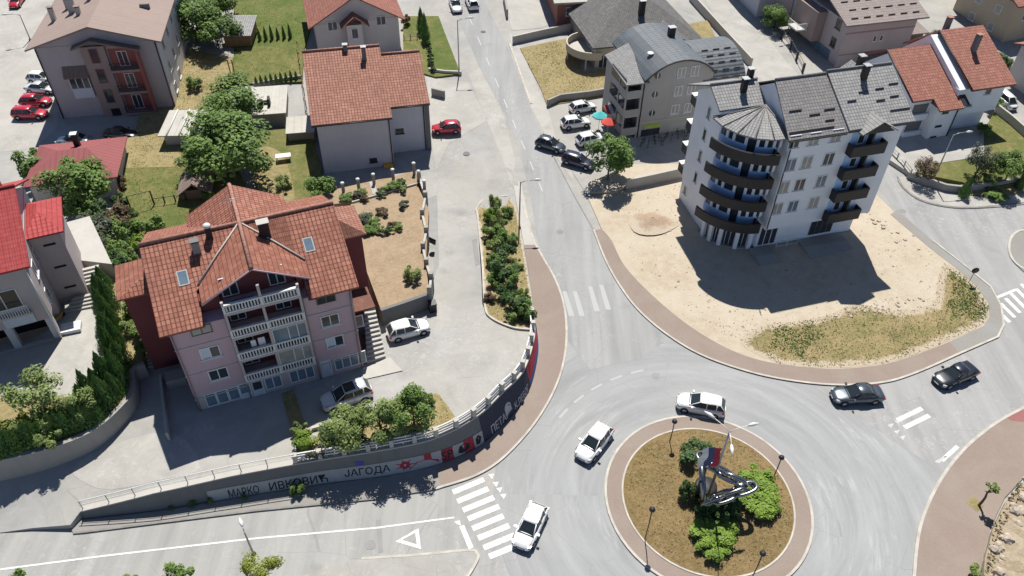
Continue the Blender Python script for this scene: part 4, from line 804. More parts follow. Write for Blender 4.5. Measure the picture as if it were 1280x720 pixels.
for (y0, z0), (y1, z1) in zip(v2, v2[1:]):
    L = math.hypot(y1 - y0, z1 - z0); P = [(8.2,y0,z0),(14.2,y0,z0),(14.2,y1,z1),(8.2,y1,z1)]
    vm.face(P, [(s_, 0), (s_, 6), (s_ + L, 6), (s_ + L, 0)]); vm.face([(p[0], p[1], p[2] - .2) for p in P]); vm.face([P[1], P[2], (14.2,y1,z1-.2), (14.2,y0,z0-.2)]); s_ += L
for y, z in (v2[0], v2[-1]): vm.face([(8.2,y,z),(14.2,y,z),(14.2,y,z-.2),(8.2,y,z-.2)])
obj('vaulted_roof', vm, 'sheet_metal', h)
for k, (y, z) in enumerate(v2[:5]):
    for x in (9.2, 10.8, 12.4): obj('snow_guard', MB(b0).box(x + .3 * (k % 2), x + .9 + .3 * (k % 2), y - .03, y + .03, z, z + .15), 'roof_edge', h)
obj('gable_end', MB(b0).prismx([(.4,9.4)] + [(y, z - .25) for y, z in v2 if .45 < y < 9.5] + [(9.55,9.4)], 9.5, 13.6), 'plaster_taupe', h)
chimney(h, 6.3, 6.6, 11.4, 13.3, .8, .7, 'charcoal', 'galvanised', b0); obj('satellite_dish', MB(b0).lathe([(.05,.0),(.4,.2),(.42,.24),(.05,.05)], (1.9,3,11.9), 10), 'white_rail', h)
slabs('loggia_roof', h, 'tile_grey', [((-2.4,-.3,9.95),(.7,-.3,9.95),(.9,7.6,11.5),(-2.2,7.6,10.2))], b0, .15)
obj('loggia_back', MB(b0).box(-1.9,-.01,2.2,7.5,1.4,9.7), 'plaster_taupe', h)
for z in (3.9, 6.5, 9.1):
    b = obj('loggia', MB(b0).box(-2.2,-.01,-.1,2.2,z-1.25,z-1.05), 'concrete_light', h)
    obj('parapet', MB(b0).box(-2.2,-.01,-.12,-.04,z-1.05,z-.15).box(-2.22,-2.14,-.04,5,z-1.05,z-.15), 'plaster_taupe', b); obj('glazing', MB(b0).box(-2.18,-2.12,.3,5,z-.15,z+1.2), 'pane', b)
for x, y in ((-2.15, -.08), (-.15, -.08), (-2.15, 2.1)): obj('loggia_post', MB(b0).box(x-.1,x+.1,y-.02,y+.18,1.5,10.), 'plaster_taupe', h)
for z in (10.6, 8.1, 5.5):
    for x in (4.95, 6.75): window(h, x, -.001, z, 1.1, 1.3, 'f', 2, 'white_frame', 'pane_curtain', dz=b0)
    if z < 12: obj('round_window', MB(b0).prismy([(1.75 + .42 * math.cos(k * .5236), z - .1 + .42 * math.sin(k * .5236)) for k in range(12)], -.05, -.002), 'pane', h); obj('round_window_bar', MB(b0).box(1.7,1.8,-.09,-.052,z-.5,z+.34), 'white_frame', h)
obj('sign_board', MB(b0).box(.9,3.2,-.08,-.002,3.3,3.75), 'lime_sign', h); obj('shop_front', MB(b0).box(.6,3.2,-.04,-.002,1.6,3.1), 'pane', h); obj('shop_poster', MB(b0).box(4.7,7.5,-.03,-.002,1.7,3.5), 'concrete_light', h)
obj('string_course', MB(b0).box(0,9.5,-.06,-.001,4.1,4.3), 'plaster_cream', h)
obj('downpipe', MB(b0).tube([(.1,-.1,10),(.1,-.1,2)], .07, 6), 'dark_metal', h)
# ---- slate roofed house with the round balcony
b0 = 3.0
h = thing('house', 'cream house with a dark shingle hip roof and a big round balcony on posts', 'house', (11.3, 104.6, b0), 14)
obj('wall', MB(b0).box(0,15,0,16,2.2,6.9), 'plaster_cream', h)
slabs('roof', h, 'tile_slate', [((-.8,-.8,6.7),(15.8,-.8,6.7),(10,7.6,9.9),(6,7.6,9.9)), [(15.8,-.8,6.7),(15.8,16.8,6.7),(10,8.4,9.9),(10,7.6,9.9)], [(15.8,16.8,6.7),(-.8,16.8,6.7),(6,8.4,9.9),(10,8.4,9.9)], [(-.8,16.8,6.7),(-.8,-.8,6.7),(6,7.6,9.9),(6,8.4,9.9)]], b0, .2)
slabs('roof', h, 'tile_slate', [((8.5,-2.4,6.9),(8.5,8,6.9),(11,8,8.2),(11,-2.4,8.2)), ((13.5,-2.4,6.9),(13.5,8,6.9),(11,8,8.2),(11,-2.4,8.2))], b0, .18)
chimney(h, 8.1, 4.5, 8.2, 10.6, .8, .7, 'charcoal', 'galvanised', b0)
pm = MB(b0); shell(pm, .2, 2.6, 3.55, 3.75, 95, 275, 5.0, 6.05, 20); b = obj('round_balcony', pm, 'plaster_cream', h)
sm_ = MB(b0); shell(sm_, .2, 2.6, .2, 3.56, 95, 275, 4.85, 5.02, 20); obj('floor_slab', sm_, 'concrete_light', b)
for a in (110, 175, 240): 
    p = arc(.2, 2.6, 3.5, a, a, 1)[0]; obj('post', MB(b0).tube([(p[0],p[1],2.4),(p[0],p[1],4.9)], .14, 8), 'plaster_cream', b)
window(h, 1.6, -.001, 4.2, 2.2, 2.0, 'f', 3, dz=b0); window(h, -.001, 3.2, 6.0, 1., 1.6, 'l', 1, dz=b0)
# ---- brick house, top edge
b0 = 4.2
h = thing('house', 'dark red brick house with white eaves at the top edge of the photo', 'house', (6.1, 116.6, b0), 10)
obj('wall', MB(b0).box(0,9,0,11,3.6,8), 'brick_wall', h); slabs('roof', h, 'sheet_pale', [((-.7,-.7,8.1),(9.7,-.7,8.1),(9.7,5.5,9.6),(-.7,5.5,9.6)), ((9.7,11.7,8.1),(-.7,11.7,8.1),(-.7,5.5,9.6),(9.7,5.5,9.6))], b0, .3)
for x in (2, 6): window(h, x, -.001, 6.4, 1.3, 1.3, 'f', 2, dz=b0)
# ---- taupe roofed house top right
b0 = 3.4
h = thing('house', 'three storey pale house with a taupe tiled roof and white balcony, behind the white block', 'house', (46.6, 106.2, b0), 16)
obj('wall', MB(b0).box(0,11.5,0,14,2.6,9.9), 'plaster_lightpink', h)
obj('wall_band', MB(b0).box(-.03,11.53,-.03,-.001,8.3,8.5).box(-.03,11.53,-.03,-.001,5.1,5.3), 'plaster_brown', h)
slabs('roof', h, 'tile_taupe', [((-1,-1,10.1),(12.5,-1,10.1),(12.5,7,12.8),(-1,7,12.8)), ((-1,15,10.1),(12.5,15,10.1),(12.5,7,12.8),(-1,7,12.8))], b0, .2)
for k in range(4):
    for x in range(6): y = .1 + k * 1.6; obj('snow_guard', MB(b0).box(x*2+.3+k%2*.5, x*2+1.4+k%2*.5, y, y+.06, 10.1+(y+1)*.3375, 10.27+(y+1)*.3375), 'roof_edge', h)
for x, z in ((5.2,7.2),(6.3,7.2)): window(h, x, -.001, z, .6, .9, 'f', 1, dz=b0)
for y, z in ((2,9),(2,6.3),(6,9)): window(h, -.001, y, z, 1.2, 1.4, 'l', 2, 'brown_frame', dz=b0)
obj('shop_glazing', MB(b0).box(-.05,-.002,2,11,3.5,5), 'pane_blue', h); obj('loggia', MB(b0).box(-1.6,-.01,5,11,5.2,9.6), 'plaster_brown', h)
b = obj('balcony', MB(b0).box(-3.4,-1.62,6.5,9,6.3,6.5), 'white_rail', h); rm = MB(b0).box(-3.4,-3.34,6.5,9,7.3,7.38).box(-3.34,-1.62,6.5,6.56,7.3,7.38)
for k in range(10): rm.box(-3.39,-3.35,6.55+k*.26,6.6+k*.26,6.5,7.3); rm.box(-3.3+k*.17,-3.26+k*.17,6.51,6.55,6.5,7.3)
obj('railing', rm, 'white_rail', b)
chimney(h, 8, 5.5, 12, 13.6, .6, .6, 'charcoal', 'galvanised', b0)
slabs('annex_roof', h, 'sheet_darkbrown', [((3.5,-4.6,4.6),(13.5,-4.6,4.6),(13.5,-.05,5.2),(3.5,-.05,5.2))], b0, .15); obj('annex', MB(b0).box(3.8,13.2,-4.3,-.06,2.2,4.5), 'brick_wall', h)
obj('side_porch', MB(b0).box(11.52,14.5,1,5,2.6,6.8), 'brown_frame', h); slabs('porch_roof', h, 'tile_taupe', [((11.4,.5,6.9),(15,.5,6.9),(15,5.5,7.6),(11.4,5.5,7.6))], b0, .15)
# ---- terracotta semi-detached pair
b0 = 2.2
h = thing('house', 'pair of joined white houses with two stepped terracotta roof slopes and a dark valley gutter', 'house', (50.3, 87.0, b0), 16.5)
obj('wall', MB(b0).box(0,2.9,1.4,12,1,7.5).box(2.9,6.0,0,12,1,7.0).prismx([(1.4,7.5),(12,7.5),(12,7.9),(8.2,11),(1.6,7.7)], .02, 5.98), 'plaster_white', h)
obj('wall', MB(b0).box(6.0,13.2,.9,13,5.0,8.7).box(6.0,12.6,1.7,13,1,5.0).prismx([(.9,8.7),(13,8.7),(8.8,12.5)], 6.1, 13.1), 'plaster_white', h)
slabs('roof', h, 'tile_bright', [[(-.5,1.0,7.9),(2.6,1.0,7.9),(2.6,-.7,7.1),(6.2,-.7,7.1),(6.2,8.2,11.5),(-.5,8.2,11.5)], ((6.2,13,8.6),(-.5,13,8.6),(-.5,8.2,11.5),(6.2,8.2,11.5))], b0, .2)
slabs('roof', h, 'tile_bright', [((7.2,.2,8.9),(14,.2,8.9),(14,8.8,13),(7.2,8.8,13)), ((14,14,9),(7.2,14,9),(7.2,8.8,13),(14,8.8,13))], b0, .24)
slabs('valley_gutter', h, 'dark_metal', [((6.25,-.5,7.3),(7.15,-.5,7.3),(7.15,8.6,11.8),(6.25,8.6,11.8))], b0, .1)
for q_ in ([(7.15,.1,8.95),(7.15,8.8,13.05)], [(-.55,1,7.95),(-.55,8.2,11.55)]): obj('verge_trim', MB(b0).tube(q_, .11, 5), 'charcoal', h)
for x, z in ((4.3,6.2),(4.1,4.3),(4.,2.7)): obj('slit_window', MB(b0).box(x-.5,x+.5,-.03,-.001,z-.15,z+.2), 'pane', h)
for z in (6.3, 3.8): obj('loggia', MB(b0).box(.4,2.6,1.36,1.41,z-.8,z+.8), 'wall_grey', h); obj('loggia_parapet', MB(b0).box(.1,2.8,1.0,1.35,z-1.3,z-.5), 'plaster_white', h)
window(h, 10.7, .899, 7.9, 1., .8, 'f', 1, dz=b0); window(h, 8.6, .899, 6.2, 1., .4, 'f', 1, dz=b0)
obj('downpipe', MB(b0).tube([(6.05,-.08,7),(6.05,-.08,1.4)], .08, 6), 'dark_metal', h)
chimney(h, 10.5, 5.5, 11, 13.4, .6, .6, 'wall_grey', 'ridge_tile', b0); chimney(h, 9.6, 10.2, 12, 13.8, .6, .6, 'wall_grey', 'ridge_tile', b0)
obj('garden_wall', MB(b0).box(12.6,16,-2.8,-2.6,.5,2.2), 'concrete_light', h)
# ---- houses along the right edge and top
b0 = 3.2
h = thing('house', 'beige house with small square windows and a terracotta roof, top right corner', 'house', (74.5, 114.5, b0), 19)
obj('wall', MB(b0).box(0,14,0,11,2.4,9.8).prismx([(0,9.8),(11,9.8),(5.5,12)], .1, 13.9), 'plaster_beige', h)
slabs('roof', h, 'tile_bright', [((-.9,-.8,9.9),(15,-.8,9.9),(15,5.5,12.6),(-.9,5.5,12.6)), ((15,11.8,9.9),(-.9,11.8,9.9),(-.9,5.5,12.6),(15,5.5,12.6))], b0, .2)
for y, z in ((3,8),(7,8),(3,5.2),(7,5.2)): window(h, -.001, y, z, 1.2, 1.2, 'l', 1, 'white_frame', 'pane_curtain', dz=b0)
window(h, 2.2, -.001, 8, .8, 1.6, 'f', 1, dz=b0)
h = thing('house', 'plain beige house cut by the right edge behind the white van', 'house', (74, 92, 2.4), 18)
obj('wall', MB(2.4).box(0,10,0,12,1.5,8.5), 'plaster_pale', h); slabs('roof', h, 'tile_orange', [((-.8,-.8,8.6),(11,-.8,8.6),(11,6,11),(-.8,6,11)), ((11,12.8,8.6),(-.8,12.8,8.6),(-.8,6,11),(11,6,11))], 2.4, .2)
window(h, -.001, 4, 6, 1.1, 1.2, 'l', 2, dz=2.4); window(h, 2.5, -.001, 6, 1.2, 1.2, 'f', 2, dz=2.4)
h = thing('house', 'orange rendered house at the top edge behind the taupe roof', 'house', (66, 131, 4.8), 14)
obj('wall', MB(4.8).box(0,12,0,9,3.8,9), 'orange_wall', h); slabs('roof', h, 'tile_bright', [((-.8,-.8,9),(12.8,-.8,9),(12.8,4.5,11.4),(-.8,4.5,11.4)), ((12.8,9.8,9),(-.8,9.8,9),(-.8,4.5,11.4),(12.8,4.5,11.4))], 4.8, .2); window(h, 5, -.001, 7, 1.3, 1.3, 'f', 2, dz=4.8)
h = thing('house', 'blue grey house in shade at the top edge left of the white balcony', 'house', (38, 121, 4.2), 16)
obj('wall', MB(4.2).box(0,9,0,10,3,10), 'plaster_grey', h); slabs('roof', h, 'sheet_metal', [((-.8,-.8,10),(9.8,-.8,10),(9.8,5,12),(-.8,5,12)), ((9.8,10.8,10),(-.8,10.8,10),(-.8,5,12),(9.8,5,12))], 4.2, .2); window(h, 4, -.001, 8, 1.2, 1.3, 'f', 2, dz=4.2)
h = thing('canopy', 'small grey sheet canopy beside the pale road behind the white block', 'canopy', (33.6, 86.0, 2.), 16)
slabs('roof', h, 'tile_slate', [((0,0,5.4),(6,0,5.4),(6,4.6,6.6),(0,4.6,6.6))], 2., .12)
for x, y in ((.2,.2),(5.8,.2),(.2,4.4),(5.8,4.4)): obj('post', MB(2.).box(x-.08,x+.08,y-.08,y+.08,1.5,5.5), 'dark_metal', h)
h = thing('canopy', 'grey ribbed gable canopy peeking over the ridge of the white block', 'canopy', (44.5, 92.5, 2.4), 16)
slabs('roof', h, 'tile_grey', [((0,0,6.2),(0,6,6.2),(2.6,6,8.),(2.6,0,8.)), ((5.2,0,6.2),(5.2,6,6.2),(2.6,6,8.),(2.6,0,8.))], 2.4, .1)
for x, y in ((.2,.2),(5,.2),(.2,5.6),(5,5.6)): obj('post', MB(2.4).box(x-.08,x+.08,y-.08,y+.08,2,6.3), 'dark_metal', h)
# ---- sheds and garages
def shed(label, o, az, b0, L, D, hgt, roofs, rm, wm, cat='shed'):
    t = thing('shed', label, cat, (*o, b0), az); obj('wall', MB(b0).box(0,L,0,D,b0-.4,b0+hgt), wm, t); slabs('roof', t, rm, roofs, b0, .12); return t
t = shed('small grey shed with a pale ribbed sheet roof beside the lilac block', (-43.6, 83.2), 4, 1.6, 2.8, 4.6, 2.3, [((-.5,-.6,4.0),(3.3,-.6,4.0),(3.3,5.2,4.3),(-.5,5.2,4.3))], 'sheet_pale', 'plaster_grey')
obj('roof_seam', MB(1.6).tube([(.6,-.6,4.08),(.6,5.2,4.38)], .09, 5).tube([(2.1,-.6,4.08),(2.1,5.2,4.38)], .09, 5), 'white_rail', t)
t = shed('tiny brown gabled shed on the lawn behind the pink block', (-38.4, 72.6), 12, 1.4, 3.3, 4., 1.5, [((-.3,-.6,2.6),(-.3,4.5,2.6),(1.65,4.5,4.),(1.65,-.6,4.)), ((3.6,-.6,2.6),(3.6,4.5,2.6),(1.65,4.5,4.),(1.65,-.6,4.))], 'sheet_darkbrown', 'brown_frame')
shed('metal roofed shed by the lawn at the top of the photo', (-43, 108), 4, 3., 3.8, 5., 2.6, [((-.3,-.4,5.6),(4.1,-.4,5.6),(4.1,5.3,6.3),(-.3,5.3,6.3))], 'tile_grey', 'wood')
t = shed('flat roofed concrete garage between the lawn and the big tree', (-35.2, 87.4), 11, 1.9, 5.6, 7., 2.4, [((-.2,-.3,4.35),(5.8,-.3,4.35),(5.8,7.2,4.4),(-.2,7.2,4.4))], 'sheet_pale', 'concrete', 'garage')
obj('roof_vent', MB(1.9).box(2.2,2.9,1.5,2.2,4.4,5.2).box(3.5,3.8,1.6,2.6,4.4,5.4).box(2.9,3.5,2.3,2.4,4.4,4.9), 'charcoal', t)
t = shed('low concrete lean-to beside the grey house', (-28.6, 84.6), 11, 1.8, 3.2, 3.4, 1.8, [((-.2,-.3,3.65),(3.4,-.3,3.65),(3.4,3.7,3.75),(-.2,3.7,3.75))], 'sheet_pale', 'concrete')
# ------------------------------------------------------------------ painted retaining wall
def at0(mb, o):
    mb.v = [(x - o[0], y - o[1], z - (o[2] if len(o) > 2 else 0)) for x, y, z in mb.v]; return mb
W0p = (WB[0][0], WB[0][1], 0)
wt = thing('retaining_wall', 'curved grey concrete retaining wall painted with lettering and red, white and dark murals', 'wall', W0p)
def wgrid(s0, s1, zb, zt, off, th, n):
    """band of wall between heights zb(s), zt(s); off = how far the outer face stands proud"""
    V = []; F = []
    for i in range(n + 1):
        s = interp(s0, s1, i / n); x, y, dx, dy = wpt(s); nx, ny = dy, -dx; a, b = zb(s), zt(s)
        V += [wp(s, a, off), wp(s, b, off), wp(s, b, off - th), wp(s, a, off - th)]
    for i in range(n):
        for k in range(4): F.append((i*4+k, i*4+(k+1)%4, i*4+4+(k+1)%4, i*4+4+k))
    F += [(0,1,2,3), (n*4+3,n*4+2,n*4+1,n*4)]
    return at0(MB().grid(V, F), W0p)
C_ = lambda v: (lambda s: v)
obj('wall', wgrid(0, WLEN, C_(-.3), wtop, 0, .4, 110), 'wall_grey', wt)
obj('coping', wgrid(0, WLEN, lambda s: wtop(s) + .001, lambda s: wtop(s) + .1, .05, .5, 110), 'concrete_light', wt)
sM = lambda px, py, z=1.2: ws(px, py, z)
s_a, s_b, s_c, s_d, s_e, s_f, s_g, s_h = sM(255,625), sM(500,583), sM(552,575), sM(573,570), sM(588,562), sM(600,556), sM(611,548), sM(660,470)
def panel(name, s0, s1, z0, z1, m, off=.006): return obj(name, wgrid(s0, s1, z0 if callable(z0) else C_(z0), z1 if callable(z1) else C_(z1), off, .006, max(2, int((s1 - s0) * 2))), m, wt)
panel('mural_panel', s_a, s_c, .08, lambda s: 1.2 + .3 * min(1, (s - s_a) / 14), 'mural_band')
panel('mural_panel', s_c + .05, s_d, .1, 1.4, 'mural_red'); panel('mural_panel', s_d + .02, s_e, .15, 1.45, 'mural_band'); panel('mural_panel', s_e + .02, s_f, .15, 1.5, 'mural_red'); panel('mural_panel', s_f + .02, s_g, .1, 1.5, 'mural_band')
panel('mural_panel', s_g + .02, s_h, .15, lambda s: wtop(s) - .15, 'mural_dark')
n_ = (WLEN - .3 - s_h)
panel('mural_panel', s_h + .02, WLEN - .2, lambda s: interp(.15, .7, (s - s_h) / n_) , lambda s: interp(.8, 1.3, (s - s_h) / n_), 'mural_blue'); panel('mural_panel', s_h + .02, WLEN - .2, lambda s: interp(.81, 1.31, (s - s_h) / n_), lambda s: wtop(s) - .12, 'mural_red'); panel('mural_panel', s_h + .02, WLEN - .2, .04, lambda s: interp(.14, .69, (s - s_h) / n_), 'flag_white')
def letter(txt, s0, s1, z0, h, m, slant=0.):
    cu = bpy.data.curves.new('lettering', 'FONT'); cu.body = txt; cu.size = 1; cu.resolution_u = 3; cu.offset = .012
    o = bpy.data.objects.new('lettering', cu); COL.objects.link(o); dg = bpy.context.evaluated_depsgraph_get(); me = bpy.data.meshes.new_from_object(o.evaluated_get(dg)); bpy.data.objects.remove(o)
    bm = bmesh.new(); bm.from_mesh(me)
    for k in range(1, 60):      # so that letters follow the bend
        bmesh.ops.bisect_plane(bm, geom=bm.verts[:] + bm.edges[:] + bm.faces[:], plane_co=(k * .15, 0, 0), plane_no=(1, 0, 0), dist=1e-5)
    xs = [v.co.x for v in bm.verts]; ys = [v.co.y for v in bm.verts]; x0, x1, y0, y1 = min(xs), max(xs), min(ys), max(ys)
    for v in bm.verts:
        t = (v.co.x - x0) / (x1 - x0); s = interp(s0, s1, t); z = (z0(t) if callable(z0) else z0) + (v.co.y - y0) / (y1 - y0) * h; q = wp(s, z, .016)
        v.co = (q[0] - W0p[0], q[1] - W0p[1], z)
    bm.to_mesh(me); bm.free(); me.materials.clear(); return put('lettering', me, m, wt)
letter('МАРКО', sM(279,620,.7), sM(329,612,.7), .15, .85, 'graffiti_ink'); letter('ИВКОВИЋ', sM(340,610,.7), sM(411,598,.7), .2, .85, 'graffiti_ink')
letter('ЈАГОДА', sM(433,594,.8), sM(489,584,.8), .35, .9, 'graffiti_ink'); letter('ПЕТАР', sM(618,540,.8), sM(641,519,.8), .3, .9, 'graffiti_white'); letter('К.ЛЕБОГ', sM(645,508,.7), sM(659,485,.7), .3, .8, 'graffiti_white')
letter('SP', sM(553,578,.7), sM(567,573,.7), .3, .9, 'graffiti_ink')
def blob(s0, z0, pts, m):
    P = []
    for a, b in pts: P.append(wp(s0 + a, z0 + b, .014))
    return obj('painted_figure', at0(MB().face(P), W0p), m, wt)
sv = sM(506,585,.8)
for k in range(7):
    a = k * .9; blob(sv + .1, .85, [(.25 * math.cos(a - .5), .2 * math.sin(a - .5)), (.95 * math.cos(a), .66 * math.sin(a)), (.25 * math.cos(a + .5), .2 * math.sin(a + .5))], 'mural_red')
blob(sv + .1, .85, [(.45 * math.cos(k * .7), .4 * math.sin(k * .7)) for k in range(9)], 'mural_red'); blob(sv + .1, .85, [(.1 * math.cos(k * .7), .12 * math.sin(k * .7)) for k in range(9)], 'graffiti_white')
sv = sM(533,580,.8); blob(sv, .3, [(-1.3,0),(1.35,.05),(1.3,.35),(.75,.55),(.7,1.2),(.1,1.2),(.1,.7),(-.6,.6)], 'mural_red')
blob(sM(448,578,1.9), 1.75, [(-.3,-.15),(.35,-.2),(.4,.15),(.1,.22),(-.3,.2)], 'graffiti_blue')
blob(sM(582,567,.8), .5, [(-.6,0),(-.2,-.2),(.5,0),(.6,.5),(.1,.7),(-.4,.6)], 'graffiti_ink'); blob(sM(605,556,.8), .6, [(-.3,-.2),(.1,-.3),(.35,.3),(0,.7),(-.3,.4)], 'graffiti_ink')
blob(sM(640,508,1.5), 1.35, [(.45 * math.cos(k * .5), .5 * math.sin(k * .5)) for k in range(13)], 'graffiti_white'); blob(sM(640,508,1.5), 1.5, [(-.3,-.1),(.3,-.1),(.3,.05),(-.3,.05)], 'graffiti_ink'); blob(sM(633,510,1.), .75, [(-.5,-.1),(.5,0),(.4,.55),(-.4,.5)], 'mural_band')
# railings on the wall
sp = ws(368,584,3.6)
rl = thing('railing', 'thin pale tube railing on the low west end of the painted wall', 'railing', W0p)
tm = MB(); N = 60
for hh, r in ((.55, .025), (1.0, .04)): tm.tube([(*wp(s, wtop(s), -.2)[:2], wtop(s) + .1 + hh) for s in [sp * i / N for i in range(N + 1)]], r, 6)
obj('handrail', at0(tm, W0p), 'white_rail', rl)
for i in range(9):
    s = .15 + (sp - .3) * i / 8; x, y, _ = wp(s, wtop(s), -.2); obj('post', at0(MB().tube([(x, y, wtop(s) + .05), (x, y, wtop(s) + 1.1)], .04, 6), W0p), 'galvanised', rl)
bl = thing('balustrade_fence', 'white concrete rail fence with square pillars along the top of the painted wall', 'fence', W0p)
np_ = 17
for i in range(np_):
    s = sp + (WLEN - .25 - sp) * i / (np_ - 1); _, _, dx, dy = wpt(s); x, y, _ = wp(s, wtop(s), -.2)
    q = lambda a: [(x + dx * u * a - dy * v * a, y + dy * u * a + dx * v * a) for u, v in ((-1,-1),(1,-1),(1,1),(-1,1))]
    z = wtop(s) + .1; obj('pillar', at0(MB().prism(q(.17), z, z + .86).prism(q(.21), z + .86, z + .95), W0p), 'concrete_light', bl)
    if i < np_ - 1:
        s2 = sp + (WLEN - .25 - sp) * (i + 1) / (np_ - 1)
        for hh in (.16, .42, .68): obj('rail', wgrid(s + .17, s2 - .17, lambda t: wtop(t) + .1 + hh, lambda t: wtop(t) + .1 + hh + .1, -.15, .1, 4), 'white_rail', bl)
# ------------------------------------------------------------------ cars
def loft(stations, ring, cap=True):
    n = len(ring(stations[0])); V = [p for st in stations for p in ring(st)]; F = []
    for i in range(len(stations) - 1):
        for k in range(n): F.append((i*n+k, i*n+(k+1)%n, (i+1)*n+(k+1)%n, (i+1)*n+k))
    if cap: F += [tuple(range(n))[::-1], tuple(range((len(stations)-1)*n, len(stations)*n))]
    return MB().grid(V, F, True)
_cars = {}
SPEC = {  # length, width, height, roof rear/front, glass base rear/front (fractions of half length), bonnet height
 'hatch': (4.1,1.76,1.5,-.72,.06,-.95,.47,.9), 'suv': (4.45,1.84,1.64,-.76,.06,-.96,.47,1.0), 'sedan': (4.7,1.82,1.44,-.4,.04,-.7,.43,.86),
 'wagon': (4.4,1.74,1.46,-.84,.12,-.96,.45,.9), 'van': (4.9,1.9,1.95,-.92,.38,-.97,.7,1.15)}
def carmesh(k):
    if k in _cars: return _cars[k]
    L, W, H, r0, r1, g0, g1, hb = SPEC[k]; l = L / 2; w = W / 2; belt = hb + .04; sed = k == 'sedan'
    st = [(-1.0,.42,.62,.66),(-.98,.3,.84,.82),(-.92,.24,belt-(.03 if not sed else .0),.93),(-.8,.22,belt,.98),(-.6,.2,belt,1),(-.1,.19,belt,1),(.3,.19,belt-.01,1),(g1,.19,hb,.995),(.68,.2,hb-.06,.965),(.84,.22,hb-.15,.9),(.93,.25,hb-.24,.8),(.98,.3,hb-.34,.64),(1.0,.4,.5,.48)]
    def ring(s):
        x, zb, zt, wf = s; ww = w * wf; m = interp(zb, zt, .5); hf = [(.0,zb),(.8*ww,zb),(.96*ww,zb+.06),(ww,m-.08),(.99*ww,m+.1),(.95*ww,zt-.05),(.86*ww,zt),(.4*ww,zt+.025)]
        return [(x*l, y, z) for y, z in hf] + [(x*l, 0, zt+.03)] + [(x*l, -y, z) for y, z in hf[:0:-1]]
    P = {'body': loft(st, ring)}
    bw, tw = .87 * w, .68 * w; tz = H - .05
    gl = [(g0, bw*.93, belt-.03, 0), (g0*.35+r0*.65, tw*1.02, interp(belt, tz, .72), 0), (r0, tw, tz, 0)]
    V = []; base = [(g0*l,.9*bw,belt-.02),(-.3*l,bw,belt-.02),(.2*l,bw,belt-.02),(g1*l,.84*bw,hb-.01)]; top = [(r0*l,.93*tw,tz-.02),(-.3*l,1.02*tw,tz),(-.0*l,1.02*tw,tz),(r1*l,.93*tw,tz-.03)]
    V = base + [(x,-y,z) for x, y, z in base[::-1]] + top + [(x,-y,z) for x, y, z in top[::-1]]
    P['windows'] = MB().grid(V, [(i,(i+1)%8,8+(i+1)%8,8+i) for i in range(8)] + [tuple(range(8,16))])
    rs = [(r0-.03,.9,tz-.05),(r0+.02,.97,tz-.0),(interp(r0,r1,.3),1.05,tz+.05),(interp(r0,r1,.7),1.05,tz+.05),(r1-.03,.98,tz+.0),(r1+.03,.9,tz-.05)]
    P['roof'] = loft(rs, lambda s: [(s[0]*l,tw*s[1],s[2]-.02),(s[0]*l,tw*s[1]*.93,s[2]+.025),(s[0]*l,0,s[2]+.045),(s[0]*l,-tw*s[1]*.93,s[2]+.025),(s[0]*l,-tw*s[1],s[2]-.02)])
    for sy, nm in ((1, 'L'), (-1, 'R')):
        pm = MB()
        for b_, t_ in ((base[0],top[0]),(base[3],top[3])): pm.tube([(b_[0],sy*b_[1],b_[2]),(t_[0],sy*t_[1],t_[2]+.01)], .045, 5)
        xm = -.22*l; pm.tube([(xm,sy*(bw+.005),belt-.02),(xm,sy*(1.02*tw+.005),tz)], .04, 5)
        if not sed: xm = -.62*l; pm.tube([(xm,sy*(bw*.97),belt-.02),(xm,sy*(tw*1.0),tz)], .055, 5)
        pm.tube([(top[0][0],sy*top[0][1],tz),(top[1][0],sy*top[1][1],tz+.015),(top[2][0],sy*top[2][1],tz+.015),(top[3][0],sy*top[3][1],tz)], .045, 5)
        P['pillars' + nm] = pm
    for sy, nm in ((1, 'L'), (-1, 'R')):
        P['headlight'+nm] = MB().prism([(x*l, sy*y*w) for x, y in ((.82,.93),(.92,.84),(.965,.66),(.88,.6))], hb-.38, hb-.15)
        P['taillight'+nm] = MB().box(-.975*l, -.88*l, sy*.6*w, sy*.945*w, belt-.28, belt-.08)
        P['mirror'+nm] = MB().box(g1*l-.32, g1*l-.16, sy*w*.97, sy*(w+.2), hb+.02, hb+.18)
        for xx, q in ((.62, 'F'), (-.6, 'B')):
            P['arch'+nm+q] = MB().grid([(xx*l+.39*math.cos(a*.5236), sy*(w+.004), .33+.39*math.sin(a*.5236)) for a in range(12)], [tuple(range(12))])
    P['cowl'] = MB().box(g1*l-.02, g1*l+.07, -.8*w, .8*w, hb-.04, hb+.045)
    P['val_f'] = MB().box(.9*l, .992*l, -.62*w, .62*w, .22, .38); P['val_b'] = MB().box(-.985*l, -.9*l, -.7*w, .7*w, .22, .4)
    P['seam_bonnet'] = MB().tube([(.52*l,.8*w,hb-.0),(.75*l,.79*w,hb-.06),(.9*l,.66*w,hb-.16)], .012, 4)
    for q, xx in (('f', .3), ('b', -.22)): P['seam_' + q] = MB().grid([(xx*l,s_*(w+.006)*q2,z) for s_ in (1,-1) for z, q2 in ((.32,.97),(belt-.1,.995))] + [(xx*l+.025,s_*(w+.006)*q2,z) for s_ in (1,-1) for z, q2 in ((.32,.97),(belt-.1,.995))], [(0,1,5,4),(2,3,7,6)])
    P['grille'] = MB().box(.96*l, 1.004*l, -.42*w, .42*w, .46, hb-.36); P['plate_f'] = MB().box(.99*l, 1.012*l, -.26, .26, .4, .5); P['plate_b'] = MB().box(-1.012*l, -.98*l, -.26, .26, .62, .73)
